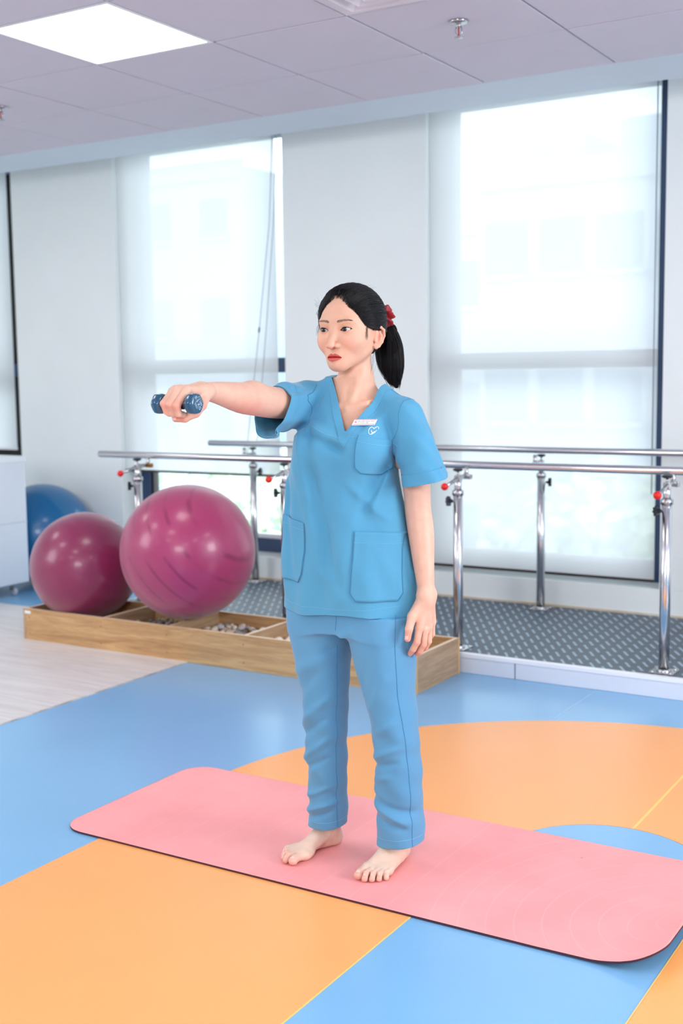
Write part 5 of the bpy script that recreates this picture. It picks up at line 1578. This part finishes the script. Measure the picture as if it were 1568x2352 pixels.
# cuffs, hem band, neck band: raised bands of cloth
def band(name, f, g1, g2, off, lo, hi, parent, h=.0026, m=None, near_=None):
    ff = lambda P: f(P) - off
    P, Q = surfnet(ff, lo, hi, h)
    P, Q = cut(P, Q, lambda P: np.maximum(g1(P), g2(P)), ff)
    P, Q = biggest(P, Q)
    o = mesh_np(name, P, Q, m or M_scrub, parent); solidify(o, .0012); return o
band('sleeve_cuff', f_shirt, lambda P: (P - SLC) @ SLN - .0008, lambda P: -.029 - (P - SLC) @ SLN, .0016, (.14, -.075, .985), (.305, .08, 1.10), shirt)
band('sleeve_cuff', f_shirt, lambda P: (P - SRC) @ SRN - .0008, lambda P: np.maximum(-.030 - (P - SRC) @ SRN, P[:, 2] - 1.30), .0016, (-.20, -.24, 1.13), (-.055, -.08, 1.30), shirt)
def line_on(f, pts, n, off=.0002, it=4):
    pts = np.array(pts, float); s = np.r_[0, np.cumsum(np.linalg.norm(np.diff(pts, axis=0), axis=1))]; u = np.linspace(0, s[-1], n)
    P = np.stack([np.interp(u, s, pts[:, i]) for i in range(3)], 1)
    for _ in range(it): P = snap(f, P, 1)
    g = grad(f, P); g /= np.linalg.norm(g, axis=1)[:, None]
    return P + g * off
def seam(f, pts, n=60, r=.0006, m=None, parent=None, off=.0002, name='seam'):
    P = line_on(f, pts, n, off); bm = bmesh.new(); tube(bm, [tuple(p) for p in P], r, 6)
    return obj(name, bm, m or M_seam, parent or shirt)
def frontray(f, x, z, y0=-.20):
    P = np.stack([x, np.full_like(x, y0), z], 1)
    for _ in range(60): P[:, 1] += np.clip(f(P), -.004, .02) * .8
    return P
def rayseam(f, xz, n=60, r=.0006, m=None, off=.0003, name='seam', parent=None):
    xz = np.array(xz, float); s = np.r_[0, np.cumsum(np.linalg.norm(np.diff(xz, axis=0), axis=1))]; u = np.linspace(0, s[-1], n)
    x, z = np.interp(u, s, xz[:, 0]), np.interp(u, s, xz[:, 1])
    P = frontray(f, x, z); g = grad(f, P); g /= np.linalg.norm(g, axis=1)[:, None]; P = P + g * off
    bm = bmesh.new(); tube(bm, [tuple(p) for p in P], r, 6); return obj(name, bm, m or M_seam, parent or shirt)
# neck facing
def neck_band():
    ff = lambda P: f_shirt(P) - .0012
    P, Q = surfnet(ff, (-.10, -.14, 1.12), (.13, .10, 1.31), .0024)
    P, Q = cut(P, Q, lambda P: np.maximum(-g_neck(P) - .0005, g_neck(P) - .017), ff)
    P, Q = biggest(P, Q); o = mesh_np('neck_band', P, Q, M_scrub, shirt); solidify(o, .0010)
neck_band()
rayseam(f_shirt, [(-.092, 1.166), (-.078, 1.176), (-.045, 1.180), (.005, 1.158), (.040, 1.148), (.075, 1.152), (.125, 1.140), (.158, 1.125)], 70, .0005, M_stitch)       # chest yoke seam
seam(f_shirt, [(.150, -.045, 1.06), (.156, -.050, 1.13), (.158, -.030, 1.20), (.160, .010, 1.245), (.165, .050, 1.235)], 60, .0007)       # left armhole
rayseam(f_shirt, [(-.082, 1.172), (-.075, 1.21), (-.074, 1.25), (-.080, 1.282)], 40, .0007)    # right armhole
seam(f_shirt, [(.098, .033, 1.283), (.125, .035, 1.262), (.165, .038, 1.240)], 30, .0006)                                           # shoulder seam
seam(f_shirt, [(-.050, .035, 1.295), (-.080, .030, 1.298), (-.105, .020, 1.296)], 30, .0006)
seam(f_shirt, [(.165, .01, .745), (.160, .01, .85), (.148, .012, .95), (.138, .015, 1.05)], 60, .0007)
hemz = .714
rayseam(f_shirt, [(-.185, hemz + .008), (-.12, hemz), (0, hemz - .002), (.10, hemz), (.165, hemz + .006)], 90, .0004, M_stitch, name='hem_stitching')
# pockets
def pocket(name, rows, off=.0030, band_h=.028, nu=26, twist_y=-.20):
    """rows: z, x_left, x_right down the front"""
    T = np.array(rows, float); nz_ = 26
    z = np.linspace(T[0, 0], T[-1, 0], nz_); order = np.argsort(T[:, 0])
    xl = np.interp(z, T[order, 0], T[order, 1]); xr = np.interp(z, T[order, 0], T[order, 2])
    X = xl[:, None] + (xr - xl)[:, None] * np.linspace(0, 1, nu)[None]; Z = np.repeat(z[:, None], nu, 1)
    Z = Z + (T[0, 3] if T.shape[1] > 3 else 0) * (np.linspace(0, 1, nu)[None] - .5) * np.linspace(1, .35, nz_)[:, None]
    P = frontray(f_shirt, X.ravel(), Z.ravel()); g = grad(f_shirt, P); g /= np.linalg.norm(g, axis=1)[:, None]
    lift = np.zeros((nz_, nu)); lift[0] = .0022; lift[1] = .0012
    P = P + g * (off + (lift * np.sin(np.linspace(0, math.pi, nu))[None]).ravel())[:, None]
    i = np.arange(nz_ - 1)[:, None] * nu + np.arange(nu - 1)[None]
    Q = np.stack([i, i + nu, i + nu + 1, i + 1], -1).reshape(-1, 4)
    o = mesh_np(name, P, Q, M_scrub, shirt); solidify(o, off + .0004)
    G = P.reshape(nz_, nu, 3); gg = g.reshape(nz_, nu, 3)
    def st(path, r=.00045, m=M_seam, nm='pocket_stitching'):
        bm = bmesh.new(); tube(bm, [tuple(G[a, b] + gg[a, b] * .0003) for a, b in path], r, 6); obj(nm, bm, m, o)
    st([(a, 0) for a in range(nz_)] + [(nz_ - 1, b) for b in range(1, nu)] + [(a, nu - 1) for a in range(nz_ - 2, -1, -1)])
    kb = max(2, int(round(band_h / abs(z[1] - z[0])))); st([(kb, b) for b in range(nu)], .0004, M_stitch)
    return o
pocket('chest_pocket', [(1.148, .084, .138, -.016), (1.10, .081, .134, -.016), (1.072, .079, .130, -.016), (1.058, .091, .118, -.016)], band_h=.016)
pocket('hip_pocket', [(.911, .076, .164, -.008), (.81, .071, .168, -.004), (.755, .067, .173, -.004), (.735, .082, .162, -.004)], band_h=.026)
pocket('hip_pocket', [(.936, -.158, -.066, -.016), (.86, -.166, -.066, -.006), (.80, -.176, -.074, -.004), (.775, -.172, -.090, -.004)], band_h=.022)

# embroidered heart mark
def heart():
    S_ = .0112; c = np.array([.1075, 1.1660]); tilt = -.05
    segs = [[(.10, .38), (-.12, .66), (-.42, .86), (-.76, .72), (-.98, .36), (-.94, -.10), (-.62, -.58), (-.10, -.98), (.34, -.66), (.70, -.30)], [(.10, .38), (.38, .74), (.74, .82), (1.0, .50), (1.02, .24)],
            [(-.30, .10), (-.16, -.26), (.18, -.42), (.56, -.24), (.84, .00)], [(.18, -.42), (.02, -.70)]]
    for sg in segs:
        sg = np.array(sg); u = np.linspace(0, 1, 22); s = np.linspace(0, 1, len(sg))
        x = np.interp(u, s, sg[:, 0]); z = np.interp(u, s, sg[:, 1])
        for _ in range(2): x[1:-1] = (x[:-2] + x[1:-1] + x[2:]) / 3; z[1:-1] = (z[:-2] + z[1:-1] + z[2:]) / 3
        rayseam(f_shirt, np.stack([c[0] + x * S_ * .64, c[1] + z * S_], 1), 24, .0009, mat('white_thread', srgb(245, 248, 252), .6) if 'white_thread' not in bpy.data.materials else bpy.data.materials['white_thread'], .0010, 'embroidered_heart')
heart()

def text_mesh(nm, body, size, ext, sp, m, parent):
    cu = bpy.data.curves.new(nm, 'FONT'); cu.body = body; cu.size = size; cu.extrude = ext; cu.space_character = sp
    tmp = bpy.data.objects.new('tmp', cu); COL.objects.link(tmp)
    dg = bpy.context.evaluated_depsgraph_get(); dg.update()
    me = bpy.data.meshes.new_from_object(tmp.evaluated_get(dg)); me.name = nm
    bpy.data.objects.remove(tmp); me.materials.clear(); me.materials.append(m)
    return link(bpy.data.objects.new(nm, me), parent)
# name badge pinned above the pocket
def badge():
    M_bw = mat('badge_white', srgb(246, 242, 244), .25); M_br = mat('badge_line', srgb(170, 80, 96), .4); M_bt = mat('badge_text', srgb(70, 74, 100), .5); M_bred = mat('badge_red', srgb(214, 40, 60), .4)
    x0, z0 = .0835, 1.1825
    P = frontray(f_shirt, np.array([x0 - .028, x0 + .028, x0, x0]), np.array([z0, z0, z0 + .008, z0 - .008]))
    ex = P[1] - P[0]; ex /= np.linalg.norm(ex); ez = P[2] - P[3]; ez -= ex * (ez @ ex); ez /= np.linalg.norm(ez); nrm = np.cross(ex, ez)
    if nrm[1] > 0: nrm = -nrm
    base = P.mean(0); gx, gz = np.meshgrid(np.linspace(x0 - .03, x0 + .03, 13), np.linspace(z0 - .010, z0 + .010, 5)); PG = frontray(f_shirt, gx.ravel(), gz.ravel()); dm = max(((PG - base) @ nrm).max(), 0) + .0024
    t = empty('name_badge', (0, 0, 0)); tag(t, 'small white name badge with red line pinned above the chest pocket', 'badge')
    R_ = Matrix((tuple(ex), tuple(-nrm), tuple(ez))).transposed().to_4x4()
    t.matrix_world = Matrix.Translation(Vector(PO + base + nrm * dm)) @ R_
    sh = .0040
    def para(w, h, y0, y1, name, m, dx=0, dz=0):
        bm = bmesh.new(); pts = [(-w / 2 - sh * h / .018, -h / 2), (w / 2 - sh * h / .018, -h / 2), (w / 2 + sh * h / .018, h / 2), (-w / 2 + sh * h / .018, h / 2)]
        a = [bm.verts.new((x + dx, y0, z + dz)) for x, z in pts]; b = [bm.verts.new((x + dx, y1, z + dz)) for x, z in pts]
        bm.faces.new(a); bm.faces.new(b[::-1])
        for k in range(4): bm.faces.new((a[k], a[(k + 1) % 4], b[(k + 1) % 4], b[k]))
        bmesh.ops.recalc_face_normals(bm, faces=bm.faces[:]); return obj(name, bm, m, t)
    para(.058, .0185, -.0008, .0012, 'badge_plate', M_bw)
    for dz in (-.0078, .0078): para(.055, .0010, -.0011, -.0007, 'badge_border', M_br, dx=dz * sh / .009, dz=dz)
    def text(body, size, x, z, m, nm):
        o = text_mesh(nm, body, size, .00008, 1.05, m, t); o.location = (x, -.0010, z); o.rotation_euler = (math.pi / 2, 0, 0); return o
    text('NGUYỄN NGỌC ANH', .0040, -.0165, .0012, M_bt, 'badge_name')
    text('KỸ THUẬT VIÊN', .0036, -.0180, -.0042, M_bt, 'badge_title')
    bm = bmesh.new()
    for sg in ([(.10, .38), (-.42, .86), (-.98, .36), (-.62, -.58), (-.10, -.98), (.70, -.30)], [(.10, .38), (.74, .82), (1.02, .24)], [(-.30, .10), (.18, -.42), (.84, 0)]):
        tube(bm, [(-.0225 + a * .0030, -.0010, .0005 + b * .0030) for a, b in sg], .00045, 6)
    obj('badge_heart', bm, M_bred, t)
badge()

def tuck(P, f, cov, depth):
    m = cov(P)
    idx = np.flatnonzero(m)
    dep = depth(P[idx]) if callable(depth) else np.full(len(idx), depth)
    v = f(P[idx]); kk = v > -dep; k = idx[kk]; dep = dep[kk]
    if len(k):
        q = P[k]
        for _ in range(5):
            g = grad(f, q); g /= np.maximum(np.linalg.norm(g, axis=1), 1e-6)[:, None]; vv = f(q)
            q = q - g * np.clip(vv + dep, 0, .02)[:, None]
        P = P.copy(); P[k] = q
    return P
# trousers
def tr_disp(P):
    d = 0
    x, z = P[:, 0], P[:, 2]
    fr = sstep(.05, -.02, P[:, 1])
    for (a, b, w, A) in [((-.15, .36), (-.03, .46), .012, .0045), ((-.14, .33), (-.05, .40), .010, -.0035), ((-.14, .27), (-.04, .345), .010, .0040), ((-.13, .245), (-.05, .29), .009, -.0030),
                         ((-.13, .17), (-.05, .205), .008, .0034), ((-.14, .125), (-.04, .160), .009, .0045), ((-.13, .105), (-.06, .13), .007, -.0040), ((-.14, .52), (-.03, .57), .016, .0030), ((-.145, .44), (-.06, .53), .014, -.0025),
                         ((.08, .31), (.17, .35), .010, .0045), ((.08, .285), (.16, .31), .009, -.0040), ((.08, .245), (.14, .27), .009, .0032), ((.07, .205), (.19, .165), .011, -.0050), ((.08, .185), (.18, .140), .010, .0050), ((.08, .15), (.17, .125), .010, -.0045),
                         ((.09, .44), (.15, .54), .013, .0034), ((.07, .50), (.12, .62), .014, -.0028), ((.10, .38), (.17, .42), .012, .0028), ((-.02, .60), (.06, .66), .012, .0035), ((-.04, .58), (.02, .64), .010, -.0030)]:
        d = d + fold(P, a, b, w, A, front=False, soft=.016) * fr
    d = d + .0016 * np.sin(z * 62 + x * 55) * np.sin(z * 21 + 1 + P[:, 1] * 20) * sstep(.60, .35, z)
    # pressed inner crease of the right leg / side seam ridge
    return d
HIP = smooth_rows([(.60, 0, .0, .165, .098), (.70, 0, 0, .172, .103), (.80, 0, 0, .168, .104), (.90, 0, 0, .15, .098)])
def f_tr0(P):
    a = loft(P, RLs, 2.25); b = loft(P, LLs, 2.2)
    d = smin(a, b, .020) * 1.0
    k = sstep(.55, .62, P[:, 2])
    d = d * k + np.minimum(a, b) * (1 - k)
    hip = np.maximum(loft(P, HIP), np.maximum(.640 - P[:, 2], P[:, 2] - .86))
    return smin(d, hip, .025)
def f_tr(P): return (f_tr0(P) - 1.35 * tr_disp(P)) * .85
def g_tr(P):
    left = P[:, 0] > .018
    hz = np.where(left, .068 + .12 * (P[:, 1] + .02) * .35 + (P[:, 0] - .13) * .12, .078 + (P[:, 0] + .10) * .03)
    return np.maximum(hz - P[:, 2], P[:, 2] - .80)
Pq, Qq = surfnet(f_tr, (-.20, -.13, .03), (.22, .14, .82), .0033)
Pq, Qq = cut(Pq, Qq, g_tr, f_tr)
Pq = tuck(Pq, f_shirt, lambda P: P[:, 2] > .690, .0045)
trousers = mesh_np('trousers', Pq, Qq, M_scrub2 if 'M_scrub2' in globals() else fabric('trouser_cloth', srgb(98, 160, 199), srgb(89, 151, 192)), person); solidify(trousers, .0014)
trousers['label'] = 'pale blue straight-leg scrub trousers'
def tseam(pts, n=120, r=.0008, m=None, name='seam'): return seam(f_tr, pts, n, r, m, trousers, name=name)
def on_leg(T, z, ang):
    cx_, cy_, a, b = [float(np.interp(z, T[:, 0], T[:, i])) for i in (1, 2, 3, 4)]
    return (cx_ + a * math.cos(ang), cy_ + b * math.sin(ang), z)
tseam([on_leg(LLs, z, -.62 + .06 * math.sin(z * 9)) for z in np.linspace(.075, .70, 40)], 140, .0009)       # outer side seam, camera side
tseam([on_leg(RLs, z, -.42) for z in np.linspace(.082, .60, 40)], 140, .0008)                                 # inner leg seam
for T, c, zz in ((RLs, -1, .100), (LLs, 1, .092)):
    tseam([on_leg(T, zz + (.006 if c > 0 else 0) * math.cos(a), a) for a in np.linspace(-3.0, .4, 40)], 90, .00045, M_stitch, 'hem_stitching')
tseam([(.020, -.098, .70), (.015, -.090, .66), (.012, -.075, .62), (.010, -.05, .59)], 30, .0008)

# the body, tucked under the cloth wherever cloth covers it
VP, VQ, VC = [], [], []; nn = 0
for p_, q_, c_ in parts: VP.append(p_); VQ.append(q_ + nn); VC.append(c_); nn += len(p_)
BPv = np.concatenate(VP)
na_ = len(parts[0][0]); nl_ = len(parts[1][0]); sel_ = np.zeros(len(BPv), bool)
sel_[:] = True; sel_[na_:na_ + nl_] = BPv[na_:na_ + nl_, 2] > 1.065
def cov_shirt(P):
    return sel_ & (g_shirt(P) < .035) & (P[:, 2] > .70) & ((P[:, 2] < 1.272) | (g_shirt(P) < -.003)) & (P[:, 2] < 1.31) & (f_shirt(P) < .03) & (P[:, 1] > -.105)
BPv = tuck(BPv, f_shirt, cov_shirt, lambda P: .0058 - .40 * np.maximum(g_shirt(P) + .004, 0))
BPv = tuck(BPv, f_tr, lambda P: (g_tr(P) < -.006) & (f_tr(P) < .03) & (P[:, 2] > .085) & (P[:, 0] < .178) & (P[:, 2] < .72), .0045)
body = mesh_np('body', BPv, np.concatenate(VQ), M_skin, person, col=np.concatenate(VC))

# ---------------------------------------------------------------- dumbbell
def dumbbell():
    t = empty('dumbbell', tuple(PO + DB)); tag(t, 'small blue vinyl dumbbell marked 0.5 KG gripped in her raised hand', 'dumbbell')
    m = mat('blue_vinyl_dip', srgb(28, 82, 114), .22, coat=.5)
    bm = bmesh.new(); tube(bm, [(-.040, 0, 0), (-.015, 0, 0), (.015, 0, 0), (.040, 0, 0)], [.0120, .0128, .0128, .0120], 24); obj('handle', bm, mat('dark_blue_dip', srgb(22, 44, 66), .3, coat=.4), t)
    for s in (-1, 1):
        V, F = [], []; na = 72
        prof = [(.0, .0330), (.35, .0330), (.62, .0333), (.82, .0350), (.94, .0390), (1.0, .0440), (1.0, .0510), (.97, .0550), (.90, .0578), (.80, .0592), (.5, .0600), (0, .0602)]
        for (k, xx) in prof:
            for i in range(na):
                a = 2 * math.pi * i / na + .26
                # rounded hexagon
                hx = math.cos(math.pi / 6) / math.cos((a % (math.pi / 3)) - math.pi / 6); r = .0243 * (.45 * hx + .55) * k
                sy = 1.0
                V.append((s * xx, r * math.cos(a), r * math.sin(a) * sy))
        for j in range(len(prof) - 1):
            for i in range(na):
                q = (j * na + i, j * na + (i + 1) % na, (j + 1) * na + (i + 1) % na, (j + 1) * na + i); F.append(q if s < 0 else q[::-1])
        o = obj('weight_head', (V, F), m, t, smooth=True)
        if s > 0:
            M_t = mat('pale_print', srgb(190, 210, 222), .5)
            for body, size, y, z in (('0.5 KG', .0108, -.0185, -.0030), ('1.1 LBS', .0072, -.0140, .0066), ('VINYL DUMBBELL', .0034, -.0135, -.0085)):
                if body.startswith('VINYL'): continue
                tx = text_mesh('printed_weight', body, size, .0001, 1.1, M_t, o)
                ang = math.radians(-62)
                # face plane: u runs along -y.. in the end face, rotated so the text reads downwards
                U = Vector((0, math.cos(ang), math.sin(ang))); Wv = Vector((0, -math.sin(ang), math.cos(ang)))
                org = Vector((.0604, 0, 0)) + U * y + Wv * z
                nx_ = U.cross(Wv)
                tx.matrix_local = Matrix.Translation(org) @ Matrix((tuple(U), tuple(Wv), tuple(nx_))).transposed().to_4x4()
            for k, L_ in enumerate((.018, .014)):
                bm = bmesh.new(); ang = math.radians(-62); U = Vector((0, math.cos(ang), math.sin(ang))); Wv = Vector((0, -math.sin(ang), math.cos(ang)))
                c0 = Vector((.0604, 0, 0)) + Wv * (-.0070 - .0032 * k); tube(bm, [c0 - U * L_ * .5, c0 + U * L_ * .5], .00045, 6); obj('printed_line', bm, M_t, o)
dumbbell()
